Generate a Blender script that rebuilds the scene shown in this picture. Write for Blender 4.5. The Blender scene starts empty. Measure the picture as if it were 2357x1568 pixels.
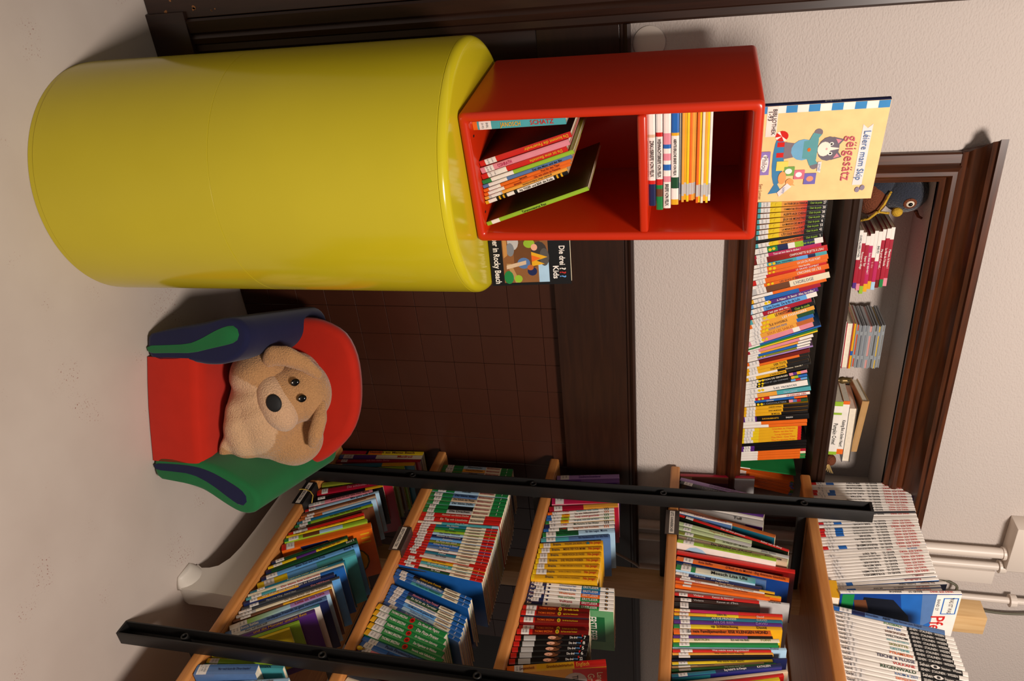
import bpy, bmesh, math, random, re
from mathutils import Vector, Matrix
random.seed(7)
R = math.radians
SC = bpy.context.scene
COL = SC.collection

# ------------------------------------------------------------ camera
YAW, PITCH, ROLL = R(30.027), R(13.4), R(1.5787)
def camera():
    f = Vector((math.sin(YAW)*math.cos(PITCH), math.cos(YAW)*math.cos(PITCH), -math.sin(PITCH)))
    r0 = Vector((math.cos(YAW), -math.sin(YAW), 0)); u0 = r0.cross(f)
    r = math.cos(ROLL)*r0 + math.sin(ROLL)*u0
    u = -math.sin(ROLL)*r0 + math.cos(ROLL)*u0
    cd = bpy.data.cameras.new('camera'); co = bpy.data.objects.new('camera', cd); COL.objects.link(co)
    # the photographer held the camera turned by a quarter: picture-right is up in the room
    m = Matrix((u, -r, -f)).transposed().to_4x4(); m.translation = Vector((0, 0, 1.5))
    co.matrix_world = m
    cd.sensor_width = 36; cd.sensor_fit = 'HORIZONTAL'; cd.lens = 1753.7/2357*36
    cd.clip_start = .02
    SC.camera = co
camera()

# ------------------------------------------------------------ light
w = bpy.data.worlds.new('world'); SC.world = w; w.use_nodes = True
w.node_tree.nodes['Background'].inputs[0].default_value = (1.0, .88, .78, 1)
w.node_tree.nodes['Background'].inputs[1].default_value = .17
def bulb(name, loc, radius, power, col):
    d = bpy.data.lights.new(name, 'POINT'); d.energy = power; d.shadow_soft_size = radius; d.color = col
    o = bpy.data.objects.new(name, d); COL.objects.link(o); o.location = loc
bulb('ceiling_lamp_light', (.68, -.4, 2.95), .26, 315, (1.0, .885, .80))
SC.view_settings.view_transform = 'Standard'
SC.view_settings.look = 'None'
SC.view_settings.gamma = 1
SC.view_settings.use_curve_mapping = False
SC.view_settings.exposure = 0.0

# ------------------------------------------------------------ colours and materials
HEX = dict(white='EDE6DC', cream='E8DCBE', beige='D3B898', yellow='E8C81E', gold='E3A91C', amber='E8A23C', orange='E5691A', copper='B9622C', red='C9211B',
 crimson='A5142E', dred='6E100E', pink='DE8896', magenta='B81E58', purple='55297E', violet='6C4A8C', lilac='A583BE', navy='1A2450', blue='1F62B0', slate='5577A8', sky='63A5E2',
 lblue='A9CCE4', teal='1F6F86', turq='4AA3AA', green='1F8040', lime='93BA2E', dgreen='17482A', pgreen='BCCB98', olive='7E8426', brown='6B3F26',
 dbrown='34201A', tan='B38B58', grey='7E8288', lgrey='BDBBB8', dgrey='3C3E42', black='0D0D0F', skin='E6A98A')
def lin(c):
    return tuple((x/12.92 if x <= .04045 else ((x+.055)/1.055)**2.4) for x in c)
def hexc(h):
    return lin(tuple(int(h[i:i+2], 16)/255 for i in (0, 2, 4)))
PAL = {k: hexc(v) for k, v in HEX.items()}
def C(n):
    return PAL[n] if n in PAL else hexc(n)
MATS = {}
def mat(name, col, rough=.5, bump=0, bscale=200, var=0, vscale=8, spec=.5, coat=0, metal=0, sheen=0, bdist=.001, attr=False, detail=3):
    if name in MATS: return MATS[name]
    m = bpy.data.materials.new(name); m.use_nodes = True; MATS[name] = m
    nt = m.node_tree; b = nt.nodes['Principled BSDF']; L = nt.links.new
    b.inputs['Roughness'].default_value = rough
    b.inputs['Specular IOR Level'].default_value = spec
    b.inputs['Metallic'].default_value = metal
    b.inputs['Coat Weight'].default_value = coat
    b.inputs['Coat Roughness'].default_value = .08
    if sheen:
        b.inputs['Sheen Weight'].default_value = sheen; b.inputs['Sheen Roughness'].default_value = .5
    tc = nt.nodes.new('ShaderNodeTexCoord')
    if attr:
        a = nt.nodes.new('ShaderNodeAttribute'); a.attribute_name = 'Col'; src = a.outputs['Color']
    else:
        rgb = nt.nodes.new('ShaderNodeRGB'); rgb.outputs[0].default_value = (*C(col), 1) if isinstance(col, str) else (*col, 1); src = rgb.outputs[0]
    if var:
        n = nt.nodes.new('ShaderNodeTexNoise'); n.inputs['Scale'].default_value = vscale; n.inputs['Detail'].default_value = detail
        L(tc.outputs['Object'], n.inputs['Vector'])
        mr = nt.nodes.new('ShaderNodeMapRange'); mr.inputs['From Min'].default_value = .3; mr.inputs['From Max'].default_value = .7
        mr.inputs['To Min'].default_value = 1-var; mr.inputs['To Max'].default_value = 1+var
        L(n.outputs['Fac'], mr.inputs['Value'])
        hs = nt.nodes.new('ShaderNodeHueSaturation'); L(src, hs.inputs['Color']); L(mr.outputs[0], hs.inputs['Value']); src = hs.outputs[0]
    L(src, b.inputs['Base Color'])
    if bump:
        n2 = nt.nodes.new('ShaderNodeTexNoise'); n2.inputs['Scale'].default_value = bscale; n2.inputs['Detail'].default_value = 2
        L(tc.outputs['Object'], n2.inputs['Vector'])
        bp = nt.nodes.new('ShaderNodeBump'); bp.inputs['Strength'].default_value = bump; bp.inputs['Distance'].default_value = bdist
        L(n2.outputs['Fac'], bp.inputs['Height']); L(bp.outputs[0], b.inputs['Normal'])
    return m
def wood(name, c1, c2, rough=.4, axis=(1, 1, 12), scale=6, bump=.15):
    if name in MATS: return MATS[name]
    m = mat(name, c1, rough); nt = m.node_tree; b = nt.nodes['Principled BSDF']; L = nt.links.new
    tc = nt.nodes.new('ShaderNodeTexCoord'); mp = nt.nodes.new('ShaderNodeMapping'); mp.inputs['Scale'].default_value = axis
    n = nt.nodes.new('ShaderNodeTexNoise'); n.inputs['Scale'].default_value = scale; n.inputs['Detail'].default_value = 6; n.inputs['Distortion'].default_value = .6
    cr = nt.nodes.new('ShaderNodeValToRGB'); cr.color_ramp.elements[0].position = .32; cr.color_ramp.elements[1].position = .7
    cr.color_ramp.elements[0].color = (*C(c1), 1); cr.color_ramp.elements[1].color = (*C(c2), 1)
    L(tc.outputs['Object'], mp.inputs[0]); L(mp.outputs[0], n.inputs['Vector']); L(n.outputs['Fac'], cr.inputs[0]); L(cr.outputs[0], b.inputs['Base Color'])
    bp = nt.nodes.new('ShaderNodeBump'); bp.inputs['Strength'].default_value = bump; bp.inputs['Distance'].default_value = .0006
    L(n.outputs['Fac'], bp.inputs['Height']); L(bp.outputs[0], b.inputs['Normal'])
    return m
PRINT = mat('printed_cover', 'white', .33, attr=True, coat=.25, var=.06, vscale=30)
INK = mat('ink', 'black', .5, attr=True)
PAGES = mat('paper_pages', 'E4D9C4', .8, bump=.5, bscale=900, var=.06, vscale=120)
STICK = mat('label_paper', 'E3DDD6', .45, var=.05, vscale=60)
YDOT = mat('yellow_dot', 'E6C400', .4)
def tmat(c):
    return mat('ink_'+c, c, .5)

# ------------------------------------------------------------ mesh helpers
class MB:
    def __init__(s): s.v = []; s.f = []; s.c = []
    def quad(s, pts, col=None):
        i = len(s.v); s.v += [tuple(p) for p in pts]; s.f.append(tuple(range(i, i+len(pts))))
        if col is None: col = [(1, 1, 1)]*len(pts)
        elif not isinstance(col, list): col = [col]*len(pts)
        s.c.append(col)
    def box(s, a, b, col=None):
        x0, y0, z0 = a; x1, y1, z1 = b
        P = [(x0,y0,z0),(x1,y0,z0),(x1,y1,z0),(x0,y1,z0),(x0,y0,z1),(x1,y0,z1),(x1,y1,z1),(x0,y1,z1)]
        for q in ((0,3,2,1),(4,5,6,7),(0,1,5,4),(1,2,6,5),(2,3,7,6),(3,0,4,7)): s.quad([P[i] for i in q], col)
    def prism(s, pts, vec, col=None):
        # pts: 3d polygon (counter-clockwise seen against vec), extruded by vec
        pts = [Vector(p) for p in pts]; vec = Vector(vec); q = [p+vec for p in pts]; n = len(pts)
        s.quad(list(reversed(pts)), col); s.quad(q, col)
        for i in range(n):
            j = (i+1) % n; s.quad([pts[i], pts[j], q[j], q[i]], col)
    def loft(s, secs, col=None, cap=True, close=True):
        n = len(secs[0])
        for a, b in zip(secs, secs[1:]):
            for i in range(n if close else n-1):
                j = (i+1) % n; s.quad([a[i], a[j], b[j], b[i]], col)
        if cap: s.quad(list(reversed(secs[0])), col); s.quad(list(secs[-1]), col)
    def lathe(s, prof, seg=24, col=None, cx=0, cy=0):
        rings = [[(cx+r*math.cos(2*math.pi*k/seg), cy+r*math.sin(2*math.pi*k/seg), z) for k in range(seg)] for r, z in prof]
        s.loft(rings, col)
    def tube(s, pts, r, seg=8, col=None):
        pts = [Vector(p) for p in pts]; secs = []; up = Vector((.12, .31, .94)).normalized()
        for i, p in enumerate(pts):
            d = (pts[min(i+1, len(pts)-1)]-pts[max(i-1, 0)]).normalized()
            a = d.cross(up)
            if a.length < .05: a = d.cross(Vector((1, .1, 0)))
            a.normalize(); b = d.cross(a); rr = r[i] if isinstance(r, (list, tuple)) else r
            secs.append([p+a*rr*math.cos(2*math.pi*k/seg)+b*rr*math.sin(2*math.pi*k/seg) for k in range(seg)])
        s.loft(secs, col)
    def ellipsoid(s, c, r, seg=20, rings=12, rot=None, col=None):
        c = Vector(c); secs = []
        for j in range(rings+1):
            th = math.pi*(j/rings); rad = max(math.sin(th), .02)
            ring = []
            for k in range(seg):
                ph = 2*math.pi*k/seg
                p = Vector((r[0]*rad*math.cos(ph), r[1]*rad*math.sin(ph), -r[2]*math.cos(th)))
                if rot is not None: p = rot @ p
                ring.append(c+p)
            secs.append(ring)
        s.loft(secs, col)
    def mesh(s, name, weld=False, smooth=False, bevel=0, bseg=2):
        me = bpy.data.meshes.new(name); me.from_pydata(s.v, [], s.f)
        a = me.color_attributes.new('Col', 'FLOAT_COLOR', 'CORNER')
        flat = []
        for cl in s.c:
            for c in cl: flat += [c[0], c[1], c[2], 1.0]
        a.data.foreach_set('color', flat)
        if weld or bevel:
            bm = bmesh.new(); bm.from_mesh(me)
            bmesh.ops.remove_doubles(bm, verts=bm.verts, dist=1e-5)
            bmesh.ops.recalc_face_normals(bm, faces=bm.faces)
            if bevel:
                ed = [e for e in bm.edges if len(e.link_faces) == 2 and e.calc_face_angle(0) > .6]
                bmesh.ops.bevel(bm, geom=ed, offset=bevel, segments=bseg, affect='EDGES', profile=.5, clamp_overlap=True)
            bm.to_mesh(me); bm.free()
        if smooth:
            for p in me.polygons: p.use_smooth = True
            if smooth != 'all':
                me.set_sharp_from_angle(angle=R(smooth if isinstance(smooth, (int, float)) and smooth is not True else 40))
        me.update(); return me
def ob(name, me, m=None, parent=None, loc=(0,0,0), rot=None, scale=None):
    if isinstance(me, MB): me = me.mesh(name)
    o = bpy.data.objects.new(name, me); COL.objects.link(o)
    if m is not None and me is not None and not me.materials: me.materials.append(m)
    o.parent = parent; o.location = loc
    if rot is not None: o.rotation_euler = rot
    if scale is not None: o.scale = scale
    return o
def tag(o, label, cat, group=None):
    o['label'] = label; o['category'] = cat
    if group: o['group'] = group
    return o
def thing(name, label, cat, loc=(0,0,0), rz=0, group=None):
    o = bpy.data.objects.new(name, None); COL.objects.link(o); o.location = loc; o.rotation_euler = (0, 0, rz); o.empty_display_size = .05
    return tag(o, label, cat, group)
def struct(name, me, m, parent=None):
    o = ob(name, me, m, parent)
    if parent is None: o['kind'] = 'structure'
    return o
def bx(name, a, b, m, parent=None, bevel=.002, seg=2):
    mb = MB(); mb.box(a, b); return ob(name, mb.mesh(name, bevel=bevel, bseg=seg, smooth=30 if bevel else False), m, parent)

# text meshes, one per string
TXT = {}
def text_mesh(s, col, bold=0):
    k = (s, col, bold)
    if k in TXT: return TXT[k]
    c = bpy.data.curves.new('t', 'FONT'); c.body = s; c.resolution_u = 2; c.size = 1; c.offset = bold
    c.align_x = 'CENTER'; o = bpy.data.objects.new('t', c)
    me = bpy.data.meshes.new_from_object(o); bpy.data.objects.remove(o); bpy.data.curves.remove(c)
    me.name = 'lettering'
    xs = [v.co.x for v in me.vertices] or [0, 1]; ys = [v.co.y for v in me.vertices] or [0, 1]
    x0, x1, y0, y1 = min(xs), max(xs), min(ys), max(ys)
    if 'g' not in s.lower() and y0 > -.05: y0 = 0
    for v in me.vertices: v.co.x -= (x0+x1)/2; v.co.y -= .34
    me.materials.clear(); me.materials.append(tmat(col))
    TXT[k] = (me, x1-x0, .72); return TXT[k]
def put_text(s, col, parent, center, dirv, upv, length, height, name='lettering', bold=.012, squeeze=1.6):
    me, wd, hh = text_mesh(s, col, bold)
    dirv = Vector(dirv).normalized(); upv = Vector(upv).normalized()
    sy = height/hh; sx = sy
    if wd*sx > length: sx = length/wd; sy = min(sy, sx*squeeze)
    n = dirv.cross(upv)
    m = Matrix((dirv*sx, upv*sy, n*sx)).transposed().to_4x4(); m.translation = Vector(center)
    o = bpy.data.objects.new(name, me); COL.objects.link(o); o.parent = parent; o.matrix_local = m
    return o
# ------------------------------------------------------------ books
# local frame of a book: spine looks to -Y, thickness along X, height along Z, front cover on +X
def parse_bands(s):
    out = []; z = 0
    for tok in s.split():
        m = re.match(r'([a-z>]+)(\.?\d*\.?\d*)$', tok)
        cols = m.group(1).split('>'); e = float(m.group(2)) if m.group(2) else 1.0
        out.append((z, e, C(cols[0]), C(cols[-1]))); z = e
    if out[-1][1] < 1: a = out[-1]; out[-1] = (a[0], 1.0, a[2], a[3])
    return out
ART = {
 'horse': ('163E86', [('poly', [(0,.02),(1,.02),(1,.12),(0,.12)], 'green'), ('poly', [(0, .5), (1, .62), (1, .8), (0, .8)], 'blue'), ('poly', [(0, .68), (.6, .72), (.5, .8), (0, .8)], 'slate'), ('poly', [(.05, .2), (.5, .18), (.95, .3), (.95, .62), (.75, .66), (.4, .6), (.1, .45)], '14161E'), ('poly', [(.55, .3), (.72, .28), (.82, .5), (.78, .66), (.6, .6)], 'lgrey'), ('poly', [(.6, .3), (.66, .3), (.74, .5), (.7, .56)], 'white'), ('poly', [(.74, .64), (.8, .8), (.84, .64)], '14161E'), ('poly', [(.56, .6), (.58, .76), (.66, .62)], '14161E'), ('poly', [(.1, .12), (.4, .16), (.3, .26), (.1, .22)], 'brown'), ('poly', [(0,.8),(1,.8),(1,1),(0,1)], 'white'), ('poly', [(.06,.86),(.36,.86),(.36,.985),(.06,.985)], 'blue'), ('poly', [(.075,.87),(.345,.87),(.345,.975),(.075,.975)], 'white')],
     [('WAS IST WAS', .21, .93, .28, .035, 'black'), ('Pferde', .68, .85, .56, .12, 'red'), ('BAND 27', .2, .825, .2, .025, 'dgrey')]),
 'house': ('7A4630', [('poly', [(0,.72),(1,.72),(1,1),(0,1)], 'lgrey'), ('poly', [(.1,.3),(.95,.3),(.95,.78),(.6,.95),(.1,.7)], '4A2030'), ('poly', [(.3,.45),(.42,.45),(.42,.55),(.3,.55)], '2A1018'), ('poly', [(.55,.6),(.7,.6),(.7,.7),(.55,.7)], '2A1018'), ('poly', [(0,0),(1,0),(1,.16),(0,.16)], 'tan')], []),
 'darkforest': ('10201C', [('ell', .4, .4, .25, .2, 'dgreen'), ('ell', .6, .25, .3, .12, '203020'), ('ell', .3, .75, .2, .1, '20343C')], []),
 'toon': ('lgrey', [('poly', [(0,.8),(1,.8),(1,1),(0,1)], 'purple'), ('ell', .35, .55, .22, .16, 'orange'), ('ell', .35, .57, .08, .05, 'white'), ('ell', .6, .35, .2, .14, 'teal'), ('ell', .25, .3, .14, .1, 'gold')], [('Tull', .7, .62, .3, .06, 'dgrey')]),
 'cloud': ('slate', [('ell', .3, .5, .25, .15, 'lblue'), ('ell', .65, .35, .3, .16, 'white'), ('ell', .6, .75, .3, .1, 'lblue')], []),
 'sunflower': ('151C10', [('ell', .35, .3, .3, .12, 'gold'), ('ell', .4, .45, .25, .1, 'orange'), ('ell', .5, .15, .2, .08, 'dgreen'), ('ell', .35, .62, .2, .07, 'amber')], []),
 'mouse': ('white', [('ell', .3, .2, .28, .15, 'lblue'), ('ell', .5, .5, .4, .2, 'lblue'), ('ell', .35, .13, .24, .12, 'dred'), ('ell', .3, .12, .03, .015, 'cream'), ('ell', .45, .16, .03, .015, 'cream'), ('ell', .45, .33, .1, .07, 'crimson'), ('poly', [(.5,.5),(.9,.5),(.9,.62),(.5,.62)], 'dred'), ('ell', .42, .6, .14, .09, 'lime'), ('ell', .55, .78, .17, .09, 'copper'), ('ell', .4, .84, .08, .05, 'skin'), ('ell', .48, .75, .012, .008, 'black')], []),
 'planets': ('183F86', [('ell', .5, .85, .12, .05, 'slate'), ('ell', .7, .72, .1, .07, 'navy'), ('ell', .3, .93, .04, .02, 'lime'), ('ell', .25, .8, .05, .02, 'copper'), ('ell', .6, .5, .2, .1, 'blue')], []),
 'viking': ('1C120E', [('ell', .3, .3, .25, .08, 'green'), ('ell', .4, .42, .22, .08, 'skin'), ('ell', .5, .5, .2, .06, 'gold'), ('ell', .35, .6, .2, .05, 'brown')], []),
 'robot': ('121414', [('ell', .4, .6, .3, .12, '1E3A2C'), ('poly', [(.2,.3),(.8,.3),(.8,.42),(.2,.42)], 'grey'), ('ell', .5, .75, .15, .06, 'dgreen')], []),
 'space': ('1D2070', [('poly', [(0,0),(1,0),(1,.35),(0,.35)], '1F7A88'), ('ell', .3, .36, .22, .1, 'orange'), ('ell', .5, .3, .18, .06, 'red'), ('poly', [(.35,.55),(.55,.62),(.5,.68),(.3,.6)], 'gold'), ('ell', .25, .82, .1, .045, 'gold'), ('ell', .75, .5, .02, .01, 'white'), ('ell', .6, .8, .02, .01, 'white')], []),
 'erst': ('5E9A68', [('poly', [(0,0),(1,0),(1,.6),(0,.6)], 'lgrey'), ('poly', [(.15,.62),(.8,.62),(.8,.9),(.15,.9)], '0F6030'), ('ell', .6, .3, .2, .16, 'navy'), ('ell', .6, .3, .17, .13, '1A2030')], [('ERSTLESER', .47, .76, .6, .13, 'white')]),
 'storm': ('262632', [('ell', .5, .3, .4, .12, 'slate'), ('ell', .4, .5, .3, .1, '3C4858'), ('ell', .3, .82, .2, .09, 'gold'), ('ell', .3, .82, .15, .06, 'olive')], []),
 'dict': ('gold', [('poly', [(0,.66),(1,.66),(1,1),(0,1)], 'red'), ('ell', .3, .68, .22, .12, 'lgrey'), ('poly', [(.25,.3),(.95,.3),(.95,.55),(.25,.55)], 'red'), ('poly', [(.32,.44),(.5,.44),(.5,.52),(.32,.52)], 'slate'), ('poly', [(.6,.44),(.85,.44),(.85,.52),(.6,.52)], 'slate'), ('ell', .4, .3, .07, .04, 'dgrey'), ('ell', .8, .3, .07, .04, 'dgrey'), ('ell', .7, .14, .25, .1, 'red')], [('TING', .3, .68, .26, .06, 'dgrey'), ('Langenscheidt', .5, .93, .8, .06, 'cream'), ('Grundschul', .5, .84, .8, .07, 'cream')]),
 'gloom': ('1E1226', [('ell', .4, .35, .3, .12, '4A3328'), ('ell', .3, .5, .1, .05, 'gold'), ('ell', .3, .5, .05, .03, 'black'), ('poly', [(.1,.72),(.6,.66),(.5,.8)], 'gold'), ('ell', .6, .2, .25, .08, 'copper')], []),
 'duck': ('orange', [('ell', .62, .7, .3, .2, '5A4A14'), ('ell', .62, .7, .28, .18, 'gold'), ('ell', .55, .72, .09, .08, 'lgrey'), ('ell', .72, .7, .08, .07, 'orange'), ('ell', .55, .62, .1, .04, 'red'), ('poly', [(0,.2),(.45,.3),(.5,.55),(.2,.62),(0,.5)], 'navy'), ('poly', [(.05,.86),(.08,.86),(.08,.96),(.05,.96)], 'gold'), ('poly', [(.14,.86),(.17,.86),(.17,.96),(.14,.96)], 'gold'), ('poly', [(.23,.86),(.26,.86),(.26,.96),(.23,.96)], 'gold')], []),
}
def spine_y(x, t, hard):                      # slightly rounded back of the spine
    k = abs(x)/(t/2)
    return (.0016 if hard else .0004)*k*k
def make_book(name, t, h, d, bands, hard=True, cover=None, parent=None, backc=None):
    b = min(.0022, t*.16) if hard else min(.0007, t*.12)
    bl = parse_bands(bands)
    pale = [PAL[k] for k in ('white', 'cream', 'lgrey')]
    cand = [b_ for b_ in bl if b_[2] not in pale] or bl
    mid = max(cand, key=lambda b_: b_[1]-b_[0])[2]
    cc = mid
    if cover: cc = C(ART[cover][0]) if cover in ART else C(cover)
    back = C(backc) if backc else mid
    mb = MB(); cols = (-t/2, -t/4, t/4, t/2); nx = len(cols)
    for z0, z1, ca, cb in bl:
        for i in range(nx-1):
            xa, xb = cols[i], cols[i+1]
            mb.quad([(xa, spine_y(xa,t,hard), z0*h), (xb, spine_y(xb,t,hard), z0*h), (xb, spine_y(xb,t,hard), z1*h), (xa, spine_y(xa,t,hard), z1*h)], [ca, ca, cb, cb])
    y0 = spine_y(t/2, t, hard)
    # boards
    for s, c in ((-1, back), (1, cc)):
        xo = s*t/2; xi = s*(t/2-b); A = [(xo,y0,0),(xo,d,0),(xo,d,h),(xo,y0,h)]; B = [(xi,y0+b,0),(xi,d,0),(xi,d,h),(xi,y0+b,h)]
        if s > 0: mb.quad(A, c); mb.quad(list(reversed(B)), PAL['cream'])
        else: mb.quad(list(reversed(A)), c); mb.quad(B, PAL['cream'])
        for i, j in ((1,2),):
            q = [A[i], B[i], B[j], A[j]]; mb.quad(q if s > 0 else list(reversed(q)), c)
        q = [A[3], A[2], B[2], B[3]]; mb.quad(list(reversed(q)) if s > 0 else q, c)
        q = [A[0], A[1], B[1], B[0]]; mb.quad(q if s > 0 else list(reversed(q)), c)
    # head and foot of the spine
    for z, flip in ((h, False), (0, True)):
        q = [(-t/2, y0, z), (-t/4, spine_y(t/4,t,hard), z), (t/4, spine_y(t/4,t,hard), z), (t/2, y0, z), (t/2-b, y0+b, z), (-t/2+b, y0+b, z)]
        mb.quad(list(reversed(q)) if flip else q, bl[-1][3] if z else bl[0][2])
    o = ob(name, mb.mesh(name), PRINT, parent)
    e = .0028 if hard else .0002
    pb = MB(); pb.box((-t/2+b*1.02, y0+b*1.5, e), (t/2-b*1.02, d-e, h-e)); ob('pages', pb, PAGES, o)
    return o, y0
UNIT = {}
def unit_sticker():
    if 'st' not in UNIT:
        mb = MB(); xs = (-.5, -.25, .25, .5)
        for i in range(3):
            ya, yb = [(.0016*(abs(x)*2)**2) for x in xs[i:i+2]]
            mb.quad([(xs[i], ya, 0), (xs[i+1], yb, 0), (xs[i+1], yb, 1), (xs[i], ya, 1)])
        UNIT['st'] = mb.mesh('spine_label'); UNIT['st'].materials.append(STICK)
    return UNIT['st']
def unit_dot():
    if 'dot' not in UNIT:
        mb = MB(); mb.quad([(.5*math.cos(2*math.pi*k/12), 0, .5*math.sin(2*math.pi*k/12)) for k in range(12)])
        UNIT['dot'] = mb.mesh('dot_sticker'); UNIT['dot'].materials.append(YDOT)
    return UNIT['dot']
def ell_pts(cx, cz, rx, rz, n=14):
    return [(cx+rx*math.cos(2*math.pi*k/n), cz+rz*math.sin(2*math.pi*k/n)) for k in range(n)]
def flat_print(parent, items, plane, name='printed_picture'):
    # plane(u, v, k) -> 3d point; items drawn one above the other
    mb = MB()
    for k, it in enumerate(items):
        pts = ell_pts(*it[1:5]) if it[0] == 'ell' else it[1]
        mb.quad([plane(u, v, k) for u, v in pts], C(it[-1]))
    return ob(name, mb, PRINT, parent)
def dress_book(o, t, h, d, texts, flags, cover, hard):
    yo = -.0005
    if 'S' in flags:
        z0 = h*random.uniform(.05, .085); zh = random.uniform(.02, .03)
        s = ob('spine_label', unit_sticker(), None, o, (0, yo, z0), None, (t*1.004, 1 if hard else .4, zh))
        if t > .0085:
            for q, (tx, zz) in enumerate(((random.choice(['BIBL', 'THEK', 'CURD']), .68), (random.choice(['830', '9-93', '0-93']), .3))):
                me, wd, hh = text_mesh(tx, 'grey', 0)
                sc = min(t*.8/wd, .0065)
                to = bpy.data.objects.new('lettering', me); COL.objects.link(to); to.parent = s
                to.location = (0, -.0004, zz); to.rotation_euler = (R(90), 0, 0); to.scale = (sc/t, sc/zh, 1)
    if 'Y' in flags:
        for k in range(2):
            ob('dot_sticker', unit_dot(), None, o, (random.uniform(-.05, .05)*t, yo-.0003, h*(.24+.055*k)), None, (min(.009, t*.8), 1, min(.009, t*.8)))
    for tx in [x for x in texts.split(';') if x]:
        body, sp = tx.rsplit('@', 1); sp = sp.split()
        a, b = [float(x) for x in sp[0].split('-')]; down = len(sp) > 2
        put_text(body, sp[1], o, (0, yo-.0002, h*(a+b)/2), (0, 0, -1 if down else 1), (1 if down else -1, 0, 0), h*(b-a), min(t*.58, .0095 if t < .02 else .012), 'title')
    it = []; ex = []; sc_ = random.choice(['orange', 'blue', 'green', 'black'])
    if 'B' in flags: ex += [[('poly', [(-.42, z), (.42, z), (.42, z+.008), (-.42, z+.008)], sc_)] for z in (.86, .885, .91)]
    if 'K' in flags: it += [('ell', 0, .92, .3, .3*t/h, 'dgrey'), ('ell', .08, .92, .12, .12*t/h, 'amber')]; ex.append([('ell', 0, .24, .22, .22*t/h, 'navy')])
    if 'O' in flags: it += [('ell', 0, .565, .36, .026, 'gold'), ('ell', 0, .565, .24, .016, 'olive')]
    if 'R' in flags: it += [('ell', 0, .53, .42, .032, 'red'), ('ell', 0, .53, .22, .02, 'dred')]
    if 'T' in flags: it += [('poly', [(.38*math.cos(a*math.pi/5)*(1 if a % 2 else .5), .765+.38*t/h*math.sin(a*math.pi/5)*(1 if a % 2 else .5)) for a in range(10)], 'teal')]
    if 'P' in flags: it += [('ell', .1, .55, .42, .08, 'brown'), ('ell', .02, .5, .3, .055, 'skin'), ('ell', .15, .5, .06, .008, 'black'), ('ell', -.2, .62, .25, .04, 'dbrown')]; ex.append([('poly', [(-.5, .9), (0, .9), (-.5, .925)], 'red')])
    if 'E' in flags: it += [('poly', [(0, .715), (.3, .735), (.36, .755), (.3, .775), (0, .795), (-.3, .775), (-.36, .755), (-.3, .735)], 'white'), ('ell', 0, .755, .26, .26*t/h, 'dgrey'), ('ell', 0, .755, .14, .14*t/h, 'black')]
    for g in ([it] if it else [])+ex: flat_print(o, g, lambda u, v, k: (u*t, yo-.0001*k, v*h), 'spine_picture')
    if cover in ART:
        base, its, txs = ART[cover]
        if its: flat_print(o, its, lambda u, v, k: (t/2+.0002+.00004*k, .004+u*(d-.008), v*h), 'cover_picture')
        for body, u, v, wl, hh, c in txs:
            put_text(body, c, o, (t/2+.0003+.00004*len(its), u*d, v*h), (0, 1, 0), (0, 0, 1), wl*d, hh*h, 'title', squeeze=1.6)
CASE_NAMES = dict(s4='top', s3='second', s2='middle', s1='fourth', s0='bottom')
GROUPS = dict(s4='books on the top shelf of the bookcase', s3='books on the second shelf of the bookcase', s2='books on the middle shelf of the bookcase', s1='books on the fourth shelf of the bookcase', s0='books on the bottom shelf of the bookcase', n='paperbacks in the wall niche row')
SHELF_Z = dict(s0=.254, s1=.657, s2=1.063, s3=1.468, s4=1.872, n=1.655)
def shelf_books():
    for row, lst in BOOKS.items():
        for pos, t, h, lean, front, d, dz, bands, texts, flags, cover, label in lst:
            soft = row == 'n' or t < .0085
            name = 'paperback' if soft else 'hardcover_book'
            o, y0 = make_book(name, t, h, d, bands, not soft, cover or None)
            a = R(lean); zz = SHELF_Z[row]+dz+t/2*abs(math.sin(a))+.0006
            M = Matrix.Rotation(a, 4, 'Y')
            if row == 'n': M = Matrix.Translation((pos, front, zz)) @ M
            else: M = Matrix.Translation((front, pos, zz)) @ Matrix.Rotation(R(-90), 4, 'Z') @ M
            o.matrix_world = M
            tag(o, label, 'book', GROUPS[row])
            dress_book(o, t, h, d, texts, flags, cover, not soft)

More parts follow.
